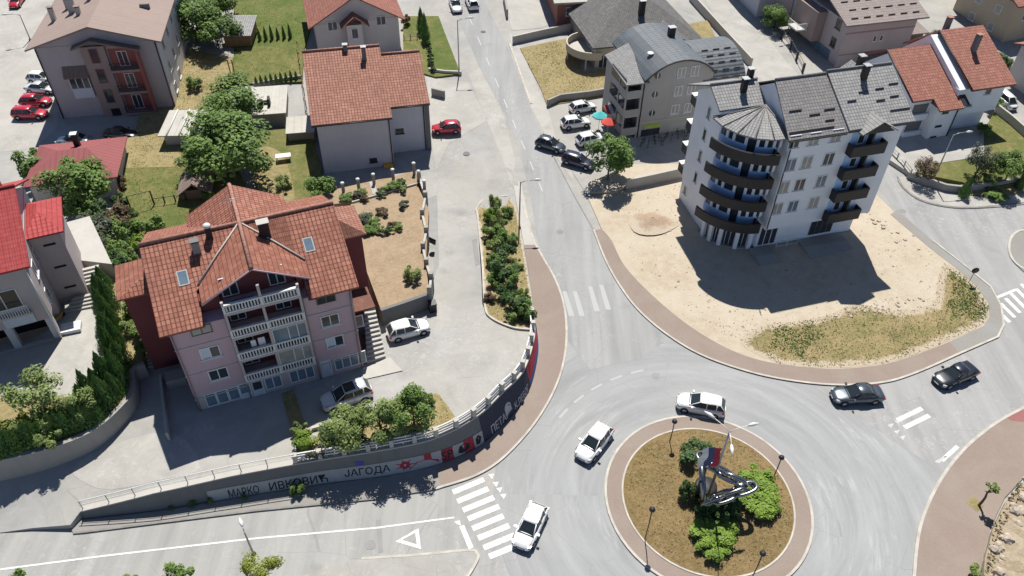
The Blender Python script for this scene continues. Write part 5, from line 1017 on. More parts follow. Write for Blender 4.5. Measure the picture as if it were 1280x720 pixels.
    ty = MB().tube([(0,-.11,0),(0,-.1,0),(0,.1,0),(0,.11,0)], [.28,.32,.32,.28], 18); rm = MB().lathe([(.2,-.005),(.21,.008),(.05,.012)], n=14)
    rm.v = [(x, -z - .112, y) for x, y, z in rm.v]; rm2 = MB(); rm2.v = [(x, -y, z) for x, y, z in rm.v]; rm2.f = rm.f; rm2.uv = rm.uv; rm2.sm = rm.sm
    P['tyre'] = ty; P['rimR'] = rm; P['rimL'] = rm2
    _cars[k] = {a: b.mesh(a) for a, b in P.items()}; return _cars[k]
def car(kind, col, front, rear, label, zf=RZ, group='cars on the street', scale=1.):
    a = G(*front, zf, .4); b = G(*rear, zf, .4); L, W = SPEC[kind][:2]; P = carmesh(kind); l = L / 2; w = W / 2
    c = (a + b) / 2; c.z = zf(c.x, c.y); az = math.degrees(math.atan2(a.y - b.y, a.x - b.x))
    t = thing('van' if kind == 'van' else 'car', label, 'van' if kind == 'van' else 'car', tuple(c), az, group); t.scale = (scale,) * 3
    e = 1.5; dx, dy = math.cos(R_(az)), math.sin(R_(az)); zf_, zb_ = zf(c.x + dx * e, c.y + dy * e), zf(c.x - dx * e, c.y - dy * e); t.rotation_euler = (0, -math.atan2(zf_ - zb_, 2 * e), R_(az)); t.rotation_mode = 'XYZ'
    t.location.z += .02
    body = put('body', P['body'], col, t); put('windows', P['windows'], 'car_glass', t); put('roof', P['roof'], col, t); [put('window_pillars', P['pillars' + s], col if kind != 'sedan' else 'car_black', t) for s in 'LR']; put('cowl', P['cowl'], 'tyre', t); put('bumper_valance', P['val_f'], 'tyre', t); put('bumper_valance', P['val_b'], 'tyre', t)
    for q in ('seam_bonnet', 'seam_f', 'seam_b'): put('panel_gap', P[q], 'black_void', body)
    put('wipers', P['wipers'], 'black_void', t) if 'wipers' in P else None
    for s in 'LR':
        put('headlight', P['headlight' + s], 'lamp_glass', t); put('taillight', P['taillight' + s], 'lamp_red', t); put('mirror', P['mirror' + s], col, t)
        for xx, q in ((.62, 'F'), (-.6, 'B')):
            put('wheel_arch', P['arch' + s + q], 'tyre', body); wh = put('wheel', P['tyre'], 'tyre', t, (xx * l, (w - .1) * (1 if s == 'L' else -1), .33)); put('rim', P['rim' + s], 'rim', wh)
    put('grille', P['grille'], 'tyre', t); put('licence_plate', P['plate_f'], 'plate_white', t); put('licence_plate', P['plate_b'], 'plate_white', t)
    return t
up = plus(0)
car('hatch','car_white',(727,574),(757,536),'white hatchback entering the roundabout west of the island, bonnet toward the bottom left',RZ,'cars driving round the roundabout',1.02)
car('hatch','car_white',(652,682),(673,637),'white hatchback just past the zebra crossing, lowest car in the photo',RZ,'cars driving round the roundabout',.98)
car('suv','car_white',(848,502),(903,513),'white crossover rounding the top of the grass island',RZ,'cars driving round the roundabout',.97)
t=car('sedan','car_graphite',(1041,496),(1100,493),'dark graphite saloon with pale bonnet glare, right of the white crossover',RZ,'cars driving round the roundabout')
car('sedan','car_black',(1170,479),(1216,461),'black saloon on the right hand approach road',RZ,'cars driving round the roundabout',.98)
car('hatch','car_white',(533,407),(488,419),'white hatchback parked below the garden wall beside the side steps',LZ,'cars parked by the pink block')
c_=car('suv','car_silver',(404,507),(462,487),'silver crossover with dark sunroof parked in front of the pink block',LZ,'cars parked by the pink block')
obj('sunroof', MB().box(-.8,.15,-.5,.5,1.68,1.695), 'car_glass', c_)
car('hatch','car_red',(541,162),(575,160),'small red hatchback on the driveway of the grey house',plus(.17),'cars parked up the main road',.93)
car('hatch','car_graphite',(704,187),(672,177),'dark grey hatchback at the kerb, frontmost of the parked row',RZ,'cars parked up the main road',.95)
car('hatch','car_white',(738,152),(701,157),'white estate like hatchback parked second from the dry plot wall',plus(.06),'cars parked up the main road',.96)
car('hatch','car_white',(744,132),(713,138),'white hatchback parked topmost beside the dry plot wall',plus(.06),'cars parked up the main road',.9)
car('hatch','car_white',(756,171),(721,179),'white hatchback parked beside the red parasol, partly behind the street tree',plus(.06),'cars parked up the main road',.96)
car('wagon','car_navy',(741,208),(705,197),'dark navy car parked half under the street tree',plus(.06),'cars parked up the main road',.95)
car('sedan','car_silver',(573,18),(566,-4),'silver saloon driving down the main road at the top edge',RZ,'cars on the upper main road',.95)
car('suv','car_white',(585,-8),(595,17),'white crossover driving away up the main road at the top edge',RZ,'cars on the upper main road',.95)
car('wagon','car_red',(60,143),(16,143),'lower red estate car beside the lilac block',RZ,'cars parked by the lilac block',.98)
car('hatch','car_red',(66,127),(24,128),'upper red hatchback beside the lilac block',RZ,'cars parked by the lilac block',.95)
car('sedan','car_silver',(64,112),(40,110),'silver car parked above the two red cars',RZ,'cars parked by the lilac block',.9)
car('hatch','car_white',(62,99),(42,98),'white car parked uppermost beside the lilac block',RZ,'cars parked by the lilac block',.9)
car('hatch','car_red',(14,13),(28,-8),'red hatchback driving at the very top left corner',RZ,'cars on the top left street',.9)
car('sedan','car_black',(171,169),(132,167),'black car in the shadow in front of the lilac block',RZ,'cars parked by the lilac block',.9)
car('sedan','car_grey',(75,176),(108,176),'grey car roof showing above the maroon roofed house',RZ,'cars parked by the lilac block',.9)
car('van','car_white',(1263,133),(1249,121),'white van in the yard by the right edge',RZ,'vans by the right edge',.8)
# ------------------------------------------------------------------ vegetation
def crown(name, kind, n, seed, size):
    r = random.Random(seed); V = []; F = []
    if kind == 'cone': L = None
    else:
        L = []
        for _ in range({'round': 20, 'airy': 15, 'shrub': 9, 'tuft': 7}[kind]):
            a = r.uniform(0, 6.283); u = r.uniform(-.75, .95) if kind != 'shrub' else r.uniform(-.3, .8); q = math.sqrt(max(0, 1 - u * u)) * r.uniform(.42, .86)
            L.append((q * math.cos(a), q * math.sin(a), u * .68, r.uniform(.2, .42)))
        L.append((0, 0, .05, .5))
    for i in range(n):
        d = Vector((r.gauss(0, 1), r.gauss(0, 1), r.gauss(0, 1))).normalized()
        if kind == 'cone':
            z = r.random() ** 1.25; rad = max(0, .99 - z) ** .75 * (.55 + .45 * min(1, z * 6)) * (.78 + .22 * math.sin(z * 21 + 3 * math.atan2(d.y, d.x)) ) * r.uniform(.72, 1.04); a = r.uniform(0, 6.283)
            p = Vector((rad * math.cos(a), rad * math.sin(a), z)); nrm = Vector((math.cos(a), math.sin(a), .5))
        else:
            c = r.choice(L); k = c[3] * (r.random() ** .38) * (1.12 if r.random() < .1 else 1); p = Vector(c[:3]) + d * k; nrm = d * .6 + p.normalized() * .3 + Vector((0, 0, .55))
        nrm = (nrm.normalized() + Vector((r.uniform(-.6, .6), r.uniform(-.6, .6), r.uniform(-.4, .6)))).normalized()
        t = nrm.cross(Vector((r.uniform(-1, 1), r.uniform(-1, 1), r.uniform(-1, 1)))).normalized(); b = nrm.cross(t); s = size * r.uniform(.55, 1.25); w_ = s * r.uniform(.4, .62)
        if kind == 'cone': t = (t * .5 + Vector((0, 0, 1.2))).normalized(); b = nrm.cross(t).normalized()
        j = len(V); V += [p - t * s, p + b * w_ - t * s * .1, p + t * s, p - b * w_ - t * s * .1]; F.append((j, j + 1, j + 2, j + 3))
    me = bpy.data.meshes.new(name); me.from_pydata([tuple(v) for v in V], [], F); me.update(); return me
CR = {'round': [crown('leaf_crown', 'round', 5200, 11 + i, .062) for i in range(3)], 'big': [crown('leaf_crown', 'round', 9500, 31, .048)], 'airy': [crown('leaf_crown', 'airy', 2600, 21 + i, .065) for i in range(2)],
      'shrub': [crown('leaf_crown', 'shrub', 1700, 41 + i, .1) for i in range(3)], 'cone': [crown('leaf_crown', 'cone', 2300, 51 + i, .06) for i in range(3)], 'tuft': [crown('leaf_crown', 'tuft', 420, 61 + i, .2) for i in range(2)]}
def trunkmesh(h, rz, seed):
    r = random.Random(seed); mb = MB(); hh = h
    pts = [(r.uniform(-.1, .1) * k * hh * .12, r.uniform(-.1, .1) * k * hh * .12, hh * k / 4) for k in range(5)]; base = .05 + hh * .028
    mb.tube([(0, 0, -.3)] + pts, [base * 1.25] + [base * (1 - .12 * k) for k in range(5)], 7)
    for k in range(6):
        a = k * 1.05 + r.uniform(-.3, .3); s = pts[r.choice((2, 3, 3, 4))]; e = (s[0] + math.cos(a) * rz * .62, s[1] + math.sin(a) * rz * .62, s[2] + rz * r.uniform(.3, .75)); m = tuple((s[i] + e[i]) / 2 + (.0, .0, rz * .1)[i] for i in range(3))
        mb.tube([s, m, e], [base * .5, base * .34, base * .12], 5)
    return mb.mesh('trunk')
_cnt = [0]
def tree(px, r, hc, label, kind='round', m='leaf_mid', rz=None, zf=RZ, cat='tree', group=None, name='tree', trunk=True, ratio=1.):
    """px: where the crown's centre shows; hc: height of that centre over the ground; r: crown radius"""
    _cnt[0] += 1; i = _cnt[0]; rz = rz or r * .9; p = G(px[0], px[1], zf, hc)
    t = thing(name, label, cat, tuple(p), (i * 77) % 360, group); q = random.Random(i)
    c = put('crown', CR[kind][i % len(CR[kind])], m, t, (0, 0, hc)); c.scale = (r * q.uniform(.95, 1.08), r * q.uniform(.95, 1.08) * ratio, rz)
    if trunk: put('trunk', trunkmesh(hc - rz * .25, rz, i), 'bark', t)
    return t
def shrub(px, r, label, m='leaf_mid', h=None, zf=RZ, group=None, name='shrub', cat='shrub', kind='shrub'):
    _cnt[0] += 1; i = _cnt[0]; h = h or r * .9; p = G(px[0], px[1], zf, h * .5); q = random.Random(i)
    t = thing(name, label, cat, tuple(p), (i * 77) % 360, group); c = put('crown', CR[kind][i % len(CR[kind])], m, t, (0, 0, h * .45)); c.scale = (r, r * q.uniform(.85, 1.1), h * .75)
    st = MB()
    for k in range(3): st.tube([(0, 0, -.2), (math.cos(k * 2.1) * r * .3, math.sin(k * 2.1) * r * .3, h * .7)], [.04, .015], 5)
    obj('stem', st, 'bark', t); return t
_stem = MB().tube([(0, 0, -.3), (0, 0, .55)], [.09, .05], 6).mesh('trunk')
def cypress(px, r, h, label, zf=RZ, group=None, m='leaf_cypress'):
    _cnt[0] += 1; i = _cnt[0]; p = G(px[0], px[1], zf); t = thing('cypress_tree', label, 'cypress', tuple(p), (i * 77) % 360, group)
    c = put('crown', CR['cone'][i % 3], m, t, (0, 0, .05)); c.scale = (r, r, h); put('trunk', _stem, 'bark', t); return t
# the big trees and bushes of the left gardens
tree((282,182), 6.3, 4.6, 'largest broad green tree between the ribbed shed and the brown gabled shed', 'big', 'leaf_mid', 4.3, plus(.5))
tree((290,124), 4.0, 3.8, 'medium green tree above the largest one, beside the concrete garage', 'round', 'leaf_mid', 3.0, plus(.4))
tree((250,200), 2.6, 2.4, 'dark bushy tree at the left foot of the largest garden tree', 'round', 'leaf_mid', 2.2, plus(.5))
tree((92,228), 4.3, 4.0, 'round dense tree covering the front of the maroon roofed house', 'round', 'leaf_mid', 3.4, plus(.6))
tree((238,22), 4.2, 4.0, 'tall green tree right of the lilac block at the top edge', 'round', 'leaf_mid', 3.6)
tree((268,36), 3.6, 3.2, 'dense green tree left of the metal roofed shed', 'round', 'leaf_mid', 3.0)
tree((215,8), 3.6, 3.6, 'dark tree touching the roof of the lilac block', 'round', 'leaf_dark', 3.0)
tree((262,2), 3.4, 3.6, 'green tree in the top row behind the lilac block', 'round', 'leaf_mid', 3.0)
tree((278,-2), 2.6, 3., 'reddish brown leaved tree beside the lawn at the top edge', 'airy', 'leaf_brown', 2.6)
shrub((241,103), 1.3, 'single round bush on the dry field beside the lilac block', 'leaf_mid', 1.8, plus(.3))
for i, (x, y, r, m, l) in enumerate([(120,290,2.6,'leaf_grey','grey green bush below the round garden tree'),(148,272,1.9,'leaf_brown','thin brownish bush right of the round garden tree'),(160,292,1.5,'leaf_dark','dark bush at the lawn edge nearest the swing frame'),(186,283,2.0,'leaf_mid','bushy fruit tree on the lawn corner by the pink block'),(173,303,1.3,'leaf_bright','lime green bush behind the side tower of the pink block'),(95,305,1.1,'leaf_bright','bright green shrub on the pale terrace'),(135,318,2.,'leaf_mid','bush at the top end of the cypress hedge'),(72,268,1.5,'leaf_olive','yellow green bush beside the red hip roofed stair tower'),(38,203,2.4,'leaf_mid','bush at the left end of the maroon roof'),(140,208,1.2,'leaf_dark','dark narrow bush at the right end of the maroon roof'),(148,228,1.1,'leaf_brown','dry brown bush along the garden fence'),(150,250,1.,'leaf_dark','low dark bush along the garden fence')]):
    shrub((x, y), r, l, m, r * 1.35, plus(1.2) if x < 150 and y > 260 else plus(.6))
for i, (x, y, r, m) in enumerate([(104,262,1.9,'leaf_mid'),(122,266,1.8,'leaf_dark'),(110,284,1.8,'leaf_mid'),(138,296,1.7,'leaf_mid'),(122,306,1.9,'leaf_grey'),(150,318,1.6,'leaf_mid'),(142,332,1.7,'leaf_dark'),(128,328,1.7,'leaf_mid'),(160,322,1.2,'leaf_olive'),(84,262,1.3,'leaf_olive'),(158,345,1.1,'leaf_mid'),(170,360,1.2,'leaf_mid'),(134,280,1.4,'leaf_olive'),(165,268,.9,'leaf_dark'),(110,300,1.2,'leaf_dark')]):
    shrub((x, y), r, 'leafy shrub in the thicket between the maroon roof, the pink block and the cypress hedge', m, r * 1.5, plus(1.6), 'shrubs of the garden thicket')
for i in range(7): shrub((112 - i * 17, 512 + i * 4.5 + (i % 2) * 4), 1.1, 'yellow green shrub behind the low front hedge of the courtyard', 'leaf_olive', 1.9 + .3 * (i % 2), flat(3.5), 'shrubs behind the front hedge')
tree((43,490), 2.5, 2.7, 'pale airy green tree in front of the courtyard', 'airy', 'leaf_olive', 2.0, flat(3.5))
tree((96,500), 1.6, 2.0, 'smaller green tree right of the airy courtyard tree', 'airy', 'leaf_olive', 1.5, flat(3.5))
for i, (x, y) in enumerate([(133,352),(130,365),(140,376),(134,390),(146,402),(138,414),(149,425),(142,437),(154,446),(146,458),(153,470),(138,472),(147,484),(128,484),(136,497),(118,494),(124,508),(112,504)]):
    cypress((x, y + 10), 1.1 + .12 * ((i * 7) % 3), 2.9 + .4 * ((i * 5) % 4), 'dark green cypress in the tall hedge along the courtyard edge', flat(3.5), 'cypresses of the courtyard hedge')
for i in range(20):
    cypress((124 - i * 7.5, 524 + i * 2.7), 1.05 + .1 * (i % 3), 1.9 + .25 * ((i * 5) % 4), 'low clipped conifer in the front hedge above the plain curved wall', flat(3.5), 'conifers of the low front hedge', 'leaf_mid' if i % 3 == 1 else 'leaf_cypress')
for x, y, r, m, l in [(168,385,1.7,'leaf_mid','leafy shrub between the cypress hedge and the pink block steps'),(163,412,1.1,'leaf_olive','small shrub below the leafy one beside the garden steps'),(178,435,.9,'leaf_mid','shrub at the foot of the narrow garden steps'),(60,545,1.2,'leaf_olive','yellowish shrub in the front hedge'),(20,530,1.3,'leaf_yellow','dry yellow shrub behind the front hedge')]: shrub((x, y), r, l, m, r * 1.4, flat(3.5))
# lawns: rows of small conifers
for i in range(6): cypress((325 + i * 7.6, 50 - i * .6), .42, 1.7 + .25 * (i % 3), 'small dark conifer in the upper row across the green lawn', plus(.3), 'upper row of lawn conifers')
for i in range(9): cypress((321 + i * 6.2, 106 - i * .9), .38, 1.2 + .2 * (i % 2), 'tiny conifer in the lower row along the lawn wall', plus(.3), 'lower row of lawn conifers')
cypress((527,40), 1., 3.8, 'left of the two dark cypresses beside the pale gabled house', plus(.25)); cypress((532,51), 1., 4.2, 'right, taller of the two dark cypresses beside the pale gabled house', plus(.25))
for i in range(6): shrub((533 + i * 1.6, 46 + i * 8), .55, 'little dark shrub in the row across the roadside lawn', 'leaf_dark', .8, plus(.25), 'row of roadside lawn shrubs')
shrub((507,25), 1.1, 'brown shrub beside the right corner of the pale gabled house', 'leaf_brown', 1.4, plus(.25))
shrub((398,236), 2.2, 'broad bluish green bush at the corner of the grey house', 'leaf_mid', 2.6, plus(.5)); shrub((355,228), 1.1, 'loose bush on the dry lawn behind the pink block', 'leaf_olive', 1.5, plus(.5)); shrub((262,243), 1.1, 'shrub in the doorway of the brown gabled shed', 'leaf_mid', 1.2, plus(.6))
# kitchen garden plants
for i, (x, y, r, m) in enumerate([(432,246,1.0,'leaf_mid'),(444,243,.8,'leaf_grey'),(452,240,.7,'leaf_olive'),(456,248,.6,'leaf_brown'),(476,240,.8,'leaf_dark'),(483,234,.8,'leaf_mid'),(494,231,.9,'leaf_mid'),(502,229,.8,'leaf_dark'),(505,236,.6,'leaf_olive')]): shrub((x, y), r, 'low leafy vegetable clump in the terraced bed along the lamp pillar fence', m, .7, plus(1.3), 'vegetables in the upper bed', 'vegetable_plant', 'plant')
for i, (x, y, r, m) in enumerate([(457,271,1.1,'leaf_grey'),(466,276,.9,'leaf_mid'),(477,265,.9,'leaf_brown'),(461,288,.9,'leaf_mid'),(470,285,1.,'leaf_mid'),(481,288,.8,'leaf_dark'),(455,290,.7,'leaf_mid'),(496,284,.9,'leaf_olive'),(505,256,.8,'leaf_grey'),(490,281,.6,'leaf_brown')]): shrub((x, y), r, 'vegetable clump on the bare garden soil beside the pink block', m, .8, yz, 'vegetables on the bare soil', 'vegetable_plant', 'plant')
shrub((514,342), 1.1, 'leafy bush at the lower corner of the bare garden', 'leaf_olive', 1.6, yz)
# planting strip beside the road
for i, (x, y, r, h, m) in enumerate([(618,258,1.2,2.6,'leaf_olive'),(612,270,1.,1.8,'leaf_bright'),(624,278,1.3,2.4,'leaf_olive'),(614,290,1.1,1.8,'leaf_mid'),(628,298,1.3,2.0,'leaf_mid'),(618,306,1.1,1.6,'leaf_olive'),(632,318,1.3,1.9,'leaf_dark'),(620,325,1.1,1.6,'leaf_mid'),(628,338,1.7,2.6,'leaf_dark'),(638,348,1.3,2.2,'leaf_mid'),(618,350,1.1,1.6,'leaf_mid'),(634,365,1.2,1.8,'leaf_dark'),(646,380,1.5,2.2,'leaf_dark'),(656,386,1.2,1.9,'leaf_mid'),(640,395,.9,1.2,'leaf_olive'),(610,300,.6,.9,'leaf_brown'),(614,372,.7,1.,'leaf_brown'),(645,330,.9,1.3,'leaf_olive'),(640,300,.9,1.3,'leaf_mid'),(633,265,.9,1.3,'leaf_mid'),(655,370,.9,1.4,'leaf_mid')]):
    shrub((x, y), r, 'green shrub packed in the kerbed strip between the lot and the main road', m, h, LZ, 'shrubs of the roadside strip')
tree((431,533), 2.0, 2.2, 'olive green bushy tree nearest the silver crossover, above the painted wall', 'round', 'leaf_olive', 1.9, LZ); tree((474,524), 2.1, 2.4, 'middle bushy tree of the three above the painted wall', 'round', 'leaf_olive', 2.1, LZ); tree((516,512), 2.3, 2.8, 'darkest and tallest bushy tree of the three above the painted wall', 'round', 'leaf_mid', 2.4, LZ); shrub((533,500), .8, 'small round shrub right of the three bushy trees', 'leaf_mid', 1.2, LZ)
for x, y, r, m, l in [(382,552,1.2,'leaf_bright','bright green shrub at the tip of the planting bed by the railing'),(374,535,.8,'leaf_olive','thin shrub in the narrow shaded planting bed'),(396,566,.9,'leaf_grey','pale flowering shrub against the white rail fence'),(408,552,1.1,'leaf_olive','yellow green shrub left of the three bushy trees'),(448,552,1.,'leaf_dark','dark low shrub behind the white rail fence')]: shrub((x, y), r, l, m, r * 1.4, LZ)
for x, y, r in [(264,625,.4),(241,629,.35),(370,611,.75),(213,635,.25),(305,622,.3)]: shrub((x, y), r, 'weed tuft growing at the foot of the painted wall', 'leaf_mid', r * 1.7, RZ, 'weeds at the wall foot', 'weed', 'plant')
# street tree by the parking row
tree((763,192), 3.3, 4.0, 'street tree with bright green leaves at the end of the parking row', 'round', 'leaf_mid', 3.0); 
# right side
tree((1228,200), 1.9, 2.6, 'grey green young tree behind the low stone wall on the right', 'airy', 'leaf_grey', 2.2, plus(.5)); tree((1265,208), 2.3, 2.4, 'spreading bush like tree at the right edge above the stone wall', 'round', 'leaf_mid', 2., plus(.5)); cypress((1203,246), 1.0, 2.8, 'dark cone shaped conifer against the low stone wall'); cypress((1273,236), .8, 3.2, 'dark conifer at the right edge in front of the stone wall')
tree((1158,210), 1.6, 1.9, 'reddish brown shrub tree at the end of the driveway fence', 'airy', 'leaf_brown', 1.5, plus(.3), name='shrub_tree'); shrub((1243,243), 1.5, 'low spreading bright green bush in front of the stone wall', 'leaf_mid', .9); shrub((1229,162), 1.1, 'clipped ball bush at the corner of the terracotta pair', 'leaf_mid', 1.5, plus(.5)); shrub((1245,130), 1.5, 'bush above the white van yard', 'leaf_mid', 1.6, plus(.5)); shrub((1240,222), 1.2, 'olive bush between the two right hand trees', 'leaf_olive', 1.3, plus(.5))
tree((968,20), 2.4, 2., 'round green tree at the top edge beside the pale road', 'round', 'leaf_mid', 2.); shrub((1250,75), 2., 'dark hedge bush under the beige house', 'leaf_dark', 1.6); shrub((1170,45), 1.6, 'hedge bush behind the terracotta roofs', 'leaf_dark', 1.4)
# roundabout planting
shrub((869,567), 1.6, 'dark round bush behind the chain sculpture', 'leaf_dark', 1.6, islz); shrub((862,612), .9, 'dark sparse bush left of the chain sculpture', 'leaf_dark', 1.9, islz, kind='shrub')
for x, y, r in [(941,596,1.5),(955,616,1.6),(938,622,1.6),(957,600,1.3),(949,634,1.4),(962,630,1.0),(934,608,1.1)]: shrub((x, y), r, 'bright yellow green bush, part of the clump right of the chain sculpture', 'leaf_bright', 1.0, islz, 'bright bushes right of the sculpture')
for x, y, r in [(882,663,1.4),(904,668,1.5),(892,682,1.3),(878,676,.9),(912,660,.9)]: shrub((x, y), r, 'bright yellow green bush, part of the clump below the chain sculpture', 'leaf_bright', .9, islz, 'bright bushes below the sculpture')
for x, y, r in [(884,642,1.0),(900,640,1.1),(916,634,1.0),(878,628,.9),(905,628,.9)]: shrub((x, y), r, 'dark bush in the clump under the chain sculpture', 'leaf_dark', 1.3, islz, 'dark bushes under the sculpture')
# bottom edge and south-east pavement
tree((323,712), 1.6, 3.2, 'bright yellow green young tree at the bottom edge', 'airy', 'leaf_yellow', 1.6); shrub((220,722), 1.5, 'round green bush at the bottom edge left of the bright tree', 'leaf_mid', 1.8); shrub((17,722), .9, 'small bush at the bottom left corner', 'leaf_mid', 1.2); shrub((160,727), .7, 'low bush at the bottom edge', 'leaf_olive', .9)
t_ = tree((1240,610), .62, 2.5, 'thin young street tree with a small crown on the red paving', 'tuft', 'leaf_olive', .5, plus(.12)); shrub((1221,716), .75, 'spiky bush at the foot of the rocky bank', 'leaf_olive', .9, plus(.12)); shrub((1281,612), .8, 'dark bush on the rocky bank at the right edge', 'leaf_dark', 1.)
sheet('tree_pit', [(1207,628),(1216,620),(1231,631),(1222,640)], 'field', plus(.12), .01, 2)
for i in range(22):
    px = interp(1237, 1275, (i % 11) / 10) + rnd.uniform(-6, 14); py = interp(715, 606, (i % 11) / 10) + rnd.uniform(-8, 14)
    p = G(px, py, bank); q = rnd.uniform(.18, .5); bm = bmesh.new(); bmesh.ops.create_icosphere(bm, subdivisions=2, radius=q)
    for v in bm.verts: v.co *= rnd.uniform(.8, 1.15); v.co.z *= .7
    me = bpy.data.meshes.new('boulder'); bm.to_mesh(me); bm.free(); o = put('boulder', me, 'boulder', None, tuple(p)); tag(o, 'rough stone lying on the rocky bank at the right edge', 'stone', 'stones on the rocky bank')
# rough grass standing on the verge, the island and the dry plots
def tufts(name, pts, zf, n, m, seed, hgt=.11, px=True, dens=None):
    r = random.Random(seed); W = [G(*q, zf) for q in pts] if px else [Vector((q[0], q[1], 0)) for q in pts]; xs = [q.x for q in W]; ys = [q.y for q in W]; V = []; F = []; k = 0
    def inside(x, y):
        c = False; j = len(W) - 1
        for i in range(len(W)):
            if (W[i].y > y) != (W[j].y > y) and x < (W[j].x - W[i].x) * (y - W[i].y) / (W[j].y - W[i].y) + W[i].x: c = not c
            j = i
        return c
    cl = [(r.uniform(min(xs), max(xs)), r.uniform(min(ys), max(ys)), r.uniform(.4, 1.6)) for _ in range(60)]
    while k < n:
        if r.random() < .6: c = r.choice(cl); x, y = r.gauss(c[0], c[2]), r.gauss(c[1], c[2])
        else: x, y = r.uniform(min(xs), max(xs)), r.uniform(min(ys), max(ys))
        k += 1
        if not inside(x, y): continue
        z = zf(x, y); a = r.uniform(0, 6.28); h = hgt * r.uniform(.5, 1.5); w2 = h * .5; lx, ly = r.uniform(-1.6, 1.6) * h, r.uniform(-1.6, 1.6) * h; j = len(V)
        V += [(x - w2 * math.cos(a), y - w2 * math.sin(a), z - .02), (x + w2 * math.cos(a), y + w2 * math.sin(a), z - .02), (x + lx, y + ly, z + h)]; F.append((j, j + 1, j + 2))
    o = put(name, MB().grid(V, F).mesh(name, False), m); o['kind'] = 'stuff'; return o
verge = [(925,428),(960,405),(1000,402),(1040,392),(1070,380),(1120,388),(1165,380),(1172,350),(1180,330),(1195,337),(1220,358),(1233,378),(1235,394),(1228,406),(1186,426),(1140,444),(1100,455),(1040,460),(975,454)]
tufts('dry_tufts', verge, plus(.115), 6000, 'leaf_straw', 3); tufts('green_tufts', verge, plus(.115), 8000, 'leaf_olive', 8, .09); tufts('green_tufts', [(960,436),(972,406),(1000,412),(1015,402),(1032,420),(1012,431),(1000,446),(985,438)], plus(.115), 1500, 'leaf_olive', 9, .15); tufts('green_tufts', [(1185,335),(1220,360),(1236,385),(1225,405),(1205,392),(1190,404),(1180,385),(1192,365)], plus(.115), 1800, 'leaf_olive', 10, .15)
tufts('dry_tufts', circ(6.7, 40), islz, 4500, 'leaf_straw', 4, .09, False); tufts('green_tufts', circ(6.6, 40), islz, 500, 'leaf_olive', 5, .1, False)
tufts('dry_tufts', [(650,62),(712,49),(728,90),(770,87),(770,116),(684,130),(676,110)], plus(.15), 4000, 'leaf_straw', 6); tufts('dry_tufts', [(165,175),(200,60),(232,55),(292,72),(290,105),(250,135),(228,190)], plus(.3), 5000, 'leaf_straw', 12); tufts('green_tufts', [(150,205),(168,170),(236,175),(300,215),(236,262),(235,292),(160,300)], plus(.6), 3500, 'leaf_olive', 13, .1); tufts('green_tufts', [(290,100),(293,0),(388,-10),(390,20),(378,100)], plus(.3), 3500, 'leaf_olive', 14, .1)
tufts('dry_tufts', strip_b, lambda x, y: LZ(x, y) + .12, 1500, 'leaf_straw', 15); tufts('dry_tufts', [(392,562),(398,540),(470,520),(520,492),(548,492),(572,525),(545,543),(492,556),(430,568)], lambda x, y: LZ(x, y) + .12, 1200, 'leaf_straw', 16)
sand_px = [(770,250),(850,230),(1090,245),(1150,305),(1200,350),(1100,380),(1000,400),(930,425),(850,392),(790,330)]
def rubble(name, pts, zf, n, m, seed, s0, s1):
    r = random.Random(seed); mb = MB(); q = 0
    while q < n:
        a, b, c = r.sample(pts, 3); u, v = r.random(), r.random()
        if u + v > 1: u, v = 1 - u, 1 - v
        p = G(a[0] + (b[0] - a[0]) * u + (c[0] - a[0]) * v, a[1] + (b[1] - a[1]) * u + (c[1] - a[1]) * v, zf); s = s0 + (s1 - s0) * r.random() ** 3; w = r.uniform(0, 3); q += 1
        V = [(p.x + s * math.cos(w + k * 1.26) * r.uniform(.7, 1.2), p.y + s * math.sin(w + k * 1.26) * r.uniform(.7, 1.2), p.z + (-.02 if t == 0 else s * r.uniform(.3, .6))) for t in (0, 1) for k in range(5)]
        mb.grid(V, [(k, (k + 1) % 5, 5 + (k + 1) % 5, 5 + k) for k in range(5)] + [(5, 6, 7, 8, 9)])
    o = obj(name, mb, m); o['kind'] = 'stuff'; return o
rubble('rubble', sand_px, plus(.1), 420, 'boulder', 5, .03, .16); rubble('rubble', [(1075,262),(1100,270),(1140,300),(1165,330),(1120,320)], plus(.1), 40, 'boulder', 6, .04, .3); rubble('rubble', [(790,262),(845,262),(850,292),(800,296)], plus(.1), 160, 'gravel_heap', 7, .03, .12); rubble('rubble', [(1000,405),(1090,372),(1170,372),(1080,395)], plus(.12), 90, 'boulder', 8, .04, .2)
tufts('weeds', sand_px, plus(.1), 700, 'leaf_straw', 21, .1); tufts('weeds', [(850,395),(930,428),(980,455),(1000,410),(930,400)], plus(.1), 700, 'leaf_straw', 22, .1)
tufts('bank_weeds', [(1228,720),(1232,700),(1242,662),(1258,626),(1284,594),(1296,604),(1268,634),(1252,668),(1244,720)], bank, 1500, 'leaf_brown', 31, .16); tufts('bank_weeds', [(1228,720),(1232,700),(1242,662),(1258,626),(1284,594),(1292,600),(1264,630),(1249,666),(1240,720)], bank, 900, 'leaf_olive', 32, .14)
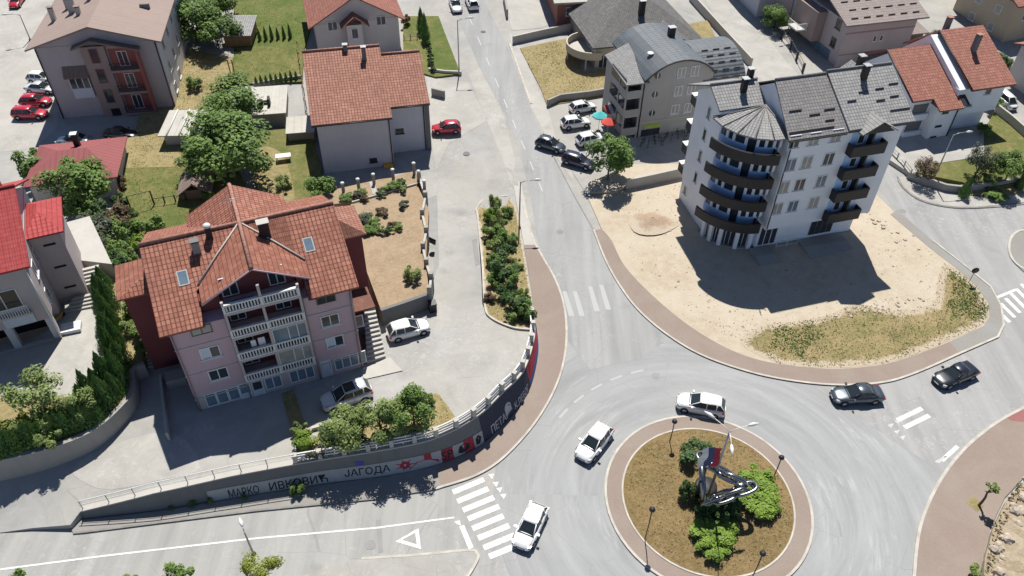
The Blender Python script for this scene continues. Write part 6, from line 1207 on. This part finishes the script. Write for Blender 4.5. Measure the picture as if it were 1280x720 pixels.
# ------------------------------------------------------------------ lamps
def hpx(b, t, zf=RZ):
    g = G(*b, zf); lo, hi = 0., 20.
    for _ in range(40):
        m = (lo + hi) / 2; z = g.z + m - CAM_H; v = g.y * math.sin(PITCH) + z * math.cos(PITCH); d = g.y * math.cos(PITCH) - z * math.sin(PITCH); X = FPX * g.x / d; Y = FPX * v / d
        c, s = math.cos(-ROLL), math.sin(-ROLL); yy = 360 - (s * X + c * Y)
        if yy > t[1]: lo = m
        else: hi = m
    return lo
def lamp(b, h, arms, label, zf=RZ, group='street lamps', r=.08, L=1.6):
    p = G(*b, zf); t = thing('street_lamp', label, 'street lamp', tuple(p), 0, group)
    obj('pole', MB().tube([(0, 0, -.2), (0, 0, h * .5), (0, 0, h)], [r * 1.2, r, r * .7], 8), 'galvanised', t); obj('base_plate', MB().lathe([(.2, 0), (.2, .12), (.1, .16)], n=10), 'dark_metal', t)
    for a in arms:
        dx, dy = math.cos(R_(a)), math.sin(R_(a)); ar = obj('arm', MB().tube([(0, 0, h - .15), (dx * L * .35, dy * L * .35, h + .12), (dx * L, dy * L, h + .2)], .04, 6), 'galvanised', t)
        m = MB(); m.tube([(dx * (L - .1), dy * (L - .1), h + .2), (dx * (L + .25), dy * (L + .25), h + .23), (dx * (L + .7), dy * (L + .7), h + .2)], [.08, .15, .06], 8); obj('lamp_head', m, 'white_rail', ar)
    return t
lamp((649,285), 6.3, [5], 'single arm grey lamp post on the verge beside the planting strip')
lamp((38,50), hpx((38,50),(20,18)), [200], 'lamp post on the street left of the lilac block')
lamp((574,92), hpx((574,92),(573,25)), [10], 'slim lamp post at the roadside by the small lawn')
lamp((1165,228), hpx((1165,228),(1187,168)), [10], 'lamp post in front of the terracotta pair'); lamp((317,693), 3.2, [120], 'lamp post among the bright tree at the bottom edge', L=.5)
lamp((984,42), 5.5, [200], 'lamp post beside the pale road at the top edge')
lc = thing('street_lamp', 'tall three armed white lamp post in the centre of the roundabout', 'street lamp', (16.2, 35.2, .6))
obj('pole', MB().tube([(0, 0, -.3), (0, 0, 4), (0, 0, 8.6)], [.13, .1, .07], 10), 'galvanised', lc)
for a in (15, 135, 262):
    dx, dy = math.cos(R_(a)), math.sin(R_(a)); ar = obj('arm', MB().tube([(0, 0, 8.5), (dx * .6, dy * .6, 8.75), (dx * 1.5, dy * 1.5, 8.85)], .03, 6), 'white_rail', lc); obj('lamp_head', MB().tube([(dx * 1.4, dy * 1.4, 8.85), (dx * 1.8, dy * 1.8, 8.88), (dx * 2.3, dy * 2.3, 8.84)], [.07, .15, .05], 8), 'white_rail', ar)
fl = thing('flag', 'red, blue and white tricolour flag hanging from the lamp post on the island', 'flag', (16.2, 35.2, 6.2))
def cloth(z0, z1):
    V = []; n = 8
    for k in range(n + 1): 
        x = -.12 - k * .23; V += [(x, .18 * math.sin(k * 1.1) * k / n, z0 - k * .05), (x, .18 * math.sin(k * 1.1 + .5) * k / n, z1 - k * .05)]
    m = MB()
    for dy in (0, .012): m.grid([(a, b + dy, c) for a, b, c in V], [(2*k, 2*k+2, 2*k+3, 2*k+1) for k in range(n)], True)
    return m
# stripes hang along the pole: red nearest the pole
for k, c in enumerate(('flag_red', 'flag_blue', 'flag_white')):
    V = []; n = 8
    for j in range(n + 1):
        z = .9 - j * .3; x0 = -.1 - k * .5; V += [(x0 - .05 * math.sin(j * .9 + k), .12 * math.sin(j * .8 + k * 1.2), z), (x0 - .5 - .05 * math.sin(j * .9 + k + 1), .12 * math.sin(j * .8 + (k + 1) * 1.2), z - .12)]
    m = MB()
    for dy in (0, .012): m.grid([(a, b + dy, q) for a, b, q in V], [(2*j, 2*j+2, 2*j+3, 2*j+1) for j in range(n)], True)
    obj('stripe', m, c, fl)
for b, tp, l in [((837,552),(840,527),'dark park lamp at the upper left rim of the island'),((966,598),(972,572),'dark park lamp at the right rim of the island'),((806,674),(810,637),'dark park lamp at the lower left rim of the island'),((939,724),(945,692),'dark park lamp at the bottom rim of the island')]:
    p = G(*b, islz); h = hpx(b, tp, islz); t = thing('park_lamp', l, 'park lamp', tuple(p), 0, 'park lamps on the island'); obj('pole', MB().tube([(0, 0, -.1), (.03, 0, h * .5), (0, 0, h)], .045, 6), 'dark_metal', t); hd = obj('lamp_head', MB().lathe([(.1, h - .06), (.24, h - .02), (.22, h + .1), (.08, h + .2)], n=10), 'charcoal', t); obj('lens', MB().box(-.16, .16, -.1, .1, h - .02, h - .001), 'lamp_glass', hd)
p = G(1211, 353, plus(.12)); t = thing('round_sign', 'small round dark sign on a thin pole at the corner of the sandy plot', 'sign', tuple(p)); obj('pole', MB().tube([(0, 0, -.1), (0, 0, 1.6)], .04, 6), 'galvanised', t); obj('sign_disc', MB().tube([(0, -.04, 1.7), (0, .0, 1.7)], .38, 16), 'dark_metal', t)
# ------------------------------------------------------------------ chain sculpture
ch = thing('sculpture', 'polished steel sculpture of giant chain links and a leaning bar on the roundabout', 'sculpture', (16.2, 36.2, .5))
def loc(px, py, z): x, y = GZ(px, py, z); return Vector((x - 16.2, y - 36.2, z - .5))
bt, bb = loc(876, 570, 4.2), loc(880, 625, 2.6)
obj('leaning_bar', MB().tube([bt, (bt + bb) / 2, bb], [.24, .27, .24], 10), 'steel', ch)
def link(c, d, up, a=.95, b=.52, r=.15):
    d = d.normalized(); s = up.cross(d).normalized(); P = []
    for k in range(20): t = k * math.pi / 10; P.append(c + d * a * math.copysign(abs(math.cos(t)) ** .8, math.cos(t)) + s * b * math.copysign(abs(math.sin(t)) ** .8, math.sin(t)))
    return MB().tube(P, r, 8, closed=True)
for pts in ([(884,576,4.0),(895,586,4.0),(907,593,3.9),(919,600,3.7),(929,605,3.5)], [(931,611,3.3),(918,616,3.1),(905,621,2.9),(892,626,2.7)]):
    Q = [loc(*q) for q in pts]
    for i, q in enumerate(Q):
        d = Q[min(i + 1, len(Q) - 1)] - Q[max(i - 1, 0)]; obj('chain_link', link(q, d, Vector((0, .25, 1)) if i % 2 == 0 else Vector((.0, 1, .35))), 'steel', ch)
for q in ((876,600,3.6),(931,608,3.4),(884,626,2.6),(884,576,4.0)): v = loc(*q); obj('support_leg', MB().tube([(v.x * .8, v.y * .8, -.2), v], [.22, .12], 8), 'charcoal', ch)
obj('plinth', MB().lathe([(.9, -.2), (.9, .2), (.8, .28)], n=20), 'charcoal', ch)  # no real plinth: dark disc added for the shade under the chains
# ------------------------------------------------------------------ fences and garden walls
def fence(label, path, zf, h, npost, m='dark_metal', rails=(.35, .95), cat='fence', base=None, pw_=.06, name='fence'):
    P = [G(*q, zf) for q in path]; o = tuple(P[0]); t = thing(name, label, cat, o); tm = MB()
    D = [0]
    for a, b in zip(P, P[1:]): D.append(D[-1] + (b - a).length)
    def pt(s):
        i = 0
        while i < len(D) - 2 and D[i + 1] < s: i += 1
        return P[i].lerp(P[i + 1], (s - D[i]) / max(1e-6, D[i + 1] - D[i]))
    for r in rails: tm.tube([q + Vector((0, 0, h * r)) for q in P], .035, 5)
    if rails: obj('rails', at0(tm, o), m, t)
    for k in range(npost): q = pt(D[-1] * k / (npost - 1)); obj('post', at0(MB().box(q.x - pw_, q.x + pw_, q.y - pw_, q.y + pw_, q.z - .3, q.z + h + .05), o), m, t)
    return t
def wallthing(label, path, zf, h, m, w=.3, base=-.6, name='garden_wall', cat='wall'):
    o = strip(name, path, m, zf, w, h, kind=None, base=base); tag(o, label, cat); return o
fence('dark metal fence with square posts along the pale road behind the white block', [(958,22),(972,42),(988,62),(1003,90)], plus(.1), 1.3, 6, pw_=.15, rails=(.4, .6, .95)); fence('thin rail fence at the driveway of the terracotta pair', [(1110,192),(1124,206),(1136,222)], plus(.2), 1.2, 4, 'galvanised', (.35, .65, .97))
fence('brown slatted fence along the garden path left of the lawn', [(150,305),(152,250),(148,205),(152,185)], plus(.6), 1.2, 8, 'wood', (.3, .6, .95)); fence('metal clothes frame standing on the lawn behind the pink block', [(164,262),(193,255)], plus(.6), 1.8, 2, 'dark_metal', (1.,), 'frame'); fence('low wire fence across the lawn toward the brown gabled shed', [(193,256),(233,250)], plus(.6), .9, 4, 'dark_metal', (.9,)); fence('pair of tall timber posts beside the dry field', [(289,95),(294,95)], plus(.3), 2.4, 2, 'wood', (.8,), 'fence')
fence('stake fence on the boundary of the dry lawn', [(372,60),(385,150)], plus(.4), 1., 7, 'wood', (.8,)); fence('concrete post fence beside the roadside lawn', [(505,50),(530,48)], plus(.25), .9, 4, 'concrete', (.5,)); 
wallthing('low concrete wall in front of the brick house at the top of the main road', [(641,54),(675,46),(713,38)], plus(.1), 1.1, 'concrete_light'); wallthing('low grey wall between the dry plot and the parking row', [(684,133),(700,126),(735,122),(770,116)], plus(.05), 1.0, 'concrete'); wallthing('pale wall at the north edge of the sandy plot', [(782,236),(815,229),(855,220)], plus(.1), 1.35, 'concrete_light', .35); wallthing('low stone wall winding along the right hand garden', [(1133,222),(1150,228),(1180,238),(1197,240),(1240,235),(1290,226)], plus(.1), .9, 'concrete', .35); wallthing('pale garden wall beside the white van', [(1243,140),(1262,155),(1290,180)], plus(.4), 1.2, 'concrete_light')
wallthing('dark wall below the tiny lawn conifers', [(318,112),(350,106),(378,102)], plus(-.3), 1.0, 'concrete'); wallthing('pale boundary wall along the far side of the pale road', [(862,0),(905,48),(938,84)], plus(.0), 1.4, 'concrete_light'); wallthing('kerb wall of the lawn corner by the main road', [(536,89),(555,92),(577,93)], plus(.1), .5, 'concrete_light'); wallthing('low wall at the gate of the grey house', [(540,118),(556,122)], plus(.1), 1.0, 'concrete'); wallthing('light wall beside the small top plots', [(630,0),(634,22)], plus(.1), 1.3, 'concrete')
wallthing('plain curved retaining wall under the courtyard hedge', smooth([(181,456),(167,463),(166,485),(155,505),(112,541),(42,566),(-40,582)]), flat(3.5), .2, 'concrete', .4, -2.6, 'retaining_wall')
wallthing('grey retaining wall under the bare garden, beside the parked white hatchback', [(476,388),(506,378),(537,367)], yz, .1, 'wall_grey', .35, -3.2, 'retaining_wall')
gw = thing('garden_wall', 'stepped low wall with square brown pillars between the bare garden and the lot', 'wall', tuple(G(524,224,yz)))
o_ = tuple(G(524,224,yz)); gp = [(524,224),(532,248),(528,270),(533,292),(529,312),(533,332),(539,350),(537,367)]
for i, q in enumerate(gp):
    g = G(*q, yz); obj('pillar', at0(MB().box(g.x - .22, g.x + .22, g.y - .22, g.y + .22, g.z - 2, g.z + 1.), o_), 'concrete', gw)
    if i < len(gp) - 1:
        g2 = G(*gp[i + 1], yz); d = (g2 - g).normalized(); n2 = Vector((-d.y, d.x, 0)) * .12; a, b = g + d * .23, g2 - d * .23
        obj('wall_panel', at0(MB().prism([(a - n2)[:2], (b - n2)[:2], (b + n2)[:2], (a + n2)[:2]], min(g.z, g2.z) - 2, min(g.z, g2.z) + .45), o_), 'concrete_light', gw)
lf = thing('garden_fence', 'row of dark pillars with white lamp caps along the terraced vegetable bed', 'fence', tuple(G(430,243,plus(.9)))); o_ = tuple(G(430,243,plus(.9)))
for q in [(430,243),(449,238),(468,232),(492,226),(518,218),(524,228),(531,240)]:
    g = G(*q, plus(.9)); pl = obj('pillar', at0(MB().box(g.x - .16, g.x + .16, g.y - .16, g.y + .16, g.z - .5, g.z + 1.5), o_), 'concrete', lf); obj('lamp_cap', at0(MB().lathe([(.1, 0), (.24, .04), (.22, .16), (.06, .24)], (g.x, g.y, g.z + 1.5), 10), o_), 'white_rail', pl)
# ------------------------------------------------------------------ parasols and small things
def parasol(px, label, m, az, tilt=0):
    p = G(*px, plus(.06), 2.3); t = thing('parasol', label, 'parasol', tuple(p), az); obj('pole', MB().tube([(0, 0, 0), (0, 0, 2.5)], .03, 6), 'white_rail', t); obj('foot', MB().lathe([(.3, 0), (.3, .08), (.05, .12)], n=12), 'concrete', t)
    n = 8; V = [(0, 0, 2.75)] + [(1.0 * math.cos(k * .785), 1.0 * math.sin(k * .785), 2.15) for k in range(n)] + [(1.0 * math.cos(k * .785), 1.0 * math.sin(k * .785), 2.0) for k in range(n)]
    F = [(0, 1 + k, 1 + (k + 1) % n) for k in range(n)] + [(1 + k, 9 + k, 9 + (k + 1) % n, 1 + (k + 1) % n) for k in range(n)]; obj('canopy', MB().grid(V, F), m, t); return t
parasol((750,143), 'teal parasol in front of the corner loggias', 'teal_cloth', 10); parasol((761,151), 'red parasol next to the teal one', 'red_cloth', 30)
aw = thing('awning', 'red and white awning at the corner shop under the loggias', 'awning', tuple(G(768,160,plus(.05))), 20); 
for k in range(5): obj('awning_stripe', MB().prismx([(0,2.2),(1.4,2.7),(1.4,2.76),(0,2.26)], -1.2 + k * .5, -.7 + k * .5), 'red_cloth' if k % 2 == 0 else 'flag_white', aw)
for x in (-1.1, 1.2): obj('awning_pole', MB().tube([(x, .05, -.1), (x, .05, 2.22)], .03, 6), 'white_rail', aw)
def bicycle(px, az, label):
    p = G(*px, plus(.05)); t = thing('bicycle', label, 'bicycle', tuple(p), az, 'bicycles by the taupe block')
    for x in (-.52, .52): wh = obj('wheel', MB().tube([(x + .33 * math.cos(k * .45), 0, .34 + .33 * math.sin(k * .45)) for k in range(14)], .025, 5, closed=True), 'tyre', t)
    obj('frame', MB().tube([(-.52,0,.34),(-.15,0,.8),(.4,0,.85),(-.02,0,.35),(-.52,0,.34)], .022, 5).tube([(.52,0,.34),(.4,0,.95)], .022, 5), 'dark_metal', t); obj('handlebar', MB().tube([(.38,-.25,1.),(.4,0,.97),(.38,.25,1.)], .018, 5), 'dark_metal', t); obj('saddle', MB().box(-.3,-.05,-.07,.07,.86,.92), 'tyre', t)
for i in range(9): bicycle((803 + i * 7.2, 181 - i * 1.7 + (i % 2) * 3), 60 + 17 * (i % 4), 'dark bicycle in the row along the front of the taupe block')
o = thing('pallet_stack', 'white stack of boards on the courtyard below the terrace steps', 'boards', tuple(G(90,412,flat(CZ))), 20)
for k in range(3): obj('board', MB().box(-.85, .85, -.6 + k * .42, -.22 + k * .42, .05 + k % 2 * .05, .4), 'white_frame', o)
o = thing('wheelbarrow', 'yellow wheelbarrow leaning at the pillar of the red roofed house', 'wheelbarrow', tuple(G(73,400,flat(CZ))), 70)
obj('tray', MB().grid([(-.35,-.25,.3),(.35,-.2,.3),(.35,.2,.3),(-.35,.25,.3),(-.6,-.4,.7),(.55,-.35,.65),(.55,.35,.65),(-.6,.4,.7)], [(3,2,1,0),(0,1,5,4),(1,2,6,5),(2,3,7,6),(3,0,4,7)]), 'yellow_plastic', o); obj('wheel', MB().tube([(.65,-.06,.2),(.65,.06,.2)], .2, 12), 'tyre', o); obj('handle', MB().tube([(.6,-.1,.25),(-1.1,-.3,.6)], .025, 5).tube([(.6,.1,.25),(-1.1,.3,.6)], .025, 5), 'wood', o)
o = thing('garden_bench', 'white garden table lying on the dry lawn behind the pink block', 'table', tuple(G(355,200,plus(.56))), 15)
obj('top', MB().box(-.9,.9,-.45,.45,.6,.68), 'white_frame', o)
for x in (-.8, .8):
    for y in (-.35, .35): obj('leg', MB().box(x-.05,x+.05,y-.05,y+.05,0,.6), 'white_frame', o)
o = thing('waste_bin', 'dark waste bin at the corner of the garden retaining wall', 'bin', tuple(G(541,388,LZ)), 20); obj('body', MB().prism([(-.35,-.35),(.35,-.35),(.35,.35),(-.35,.35)], 0, 1.), 'charcoal', o); obj('lid', MB().box(-.39,.39,-.4,.4,1.,1.1), 'dark_metal', o)
bpy.context.view_layer.update()
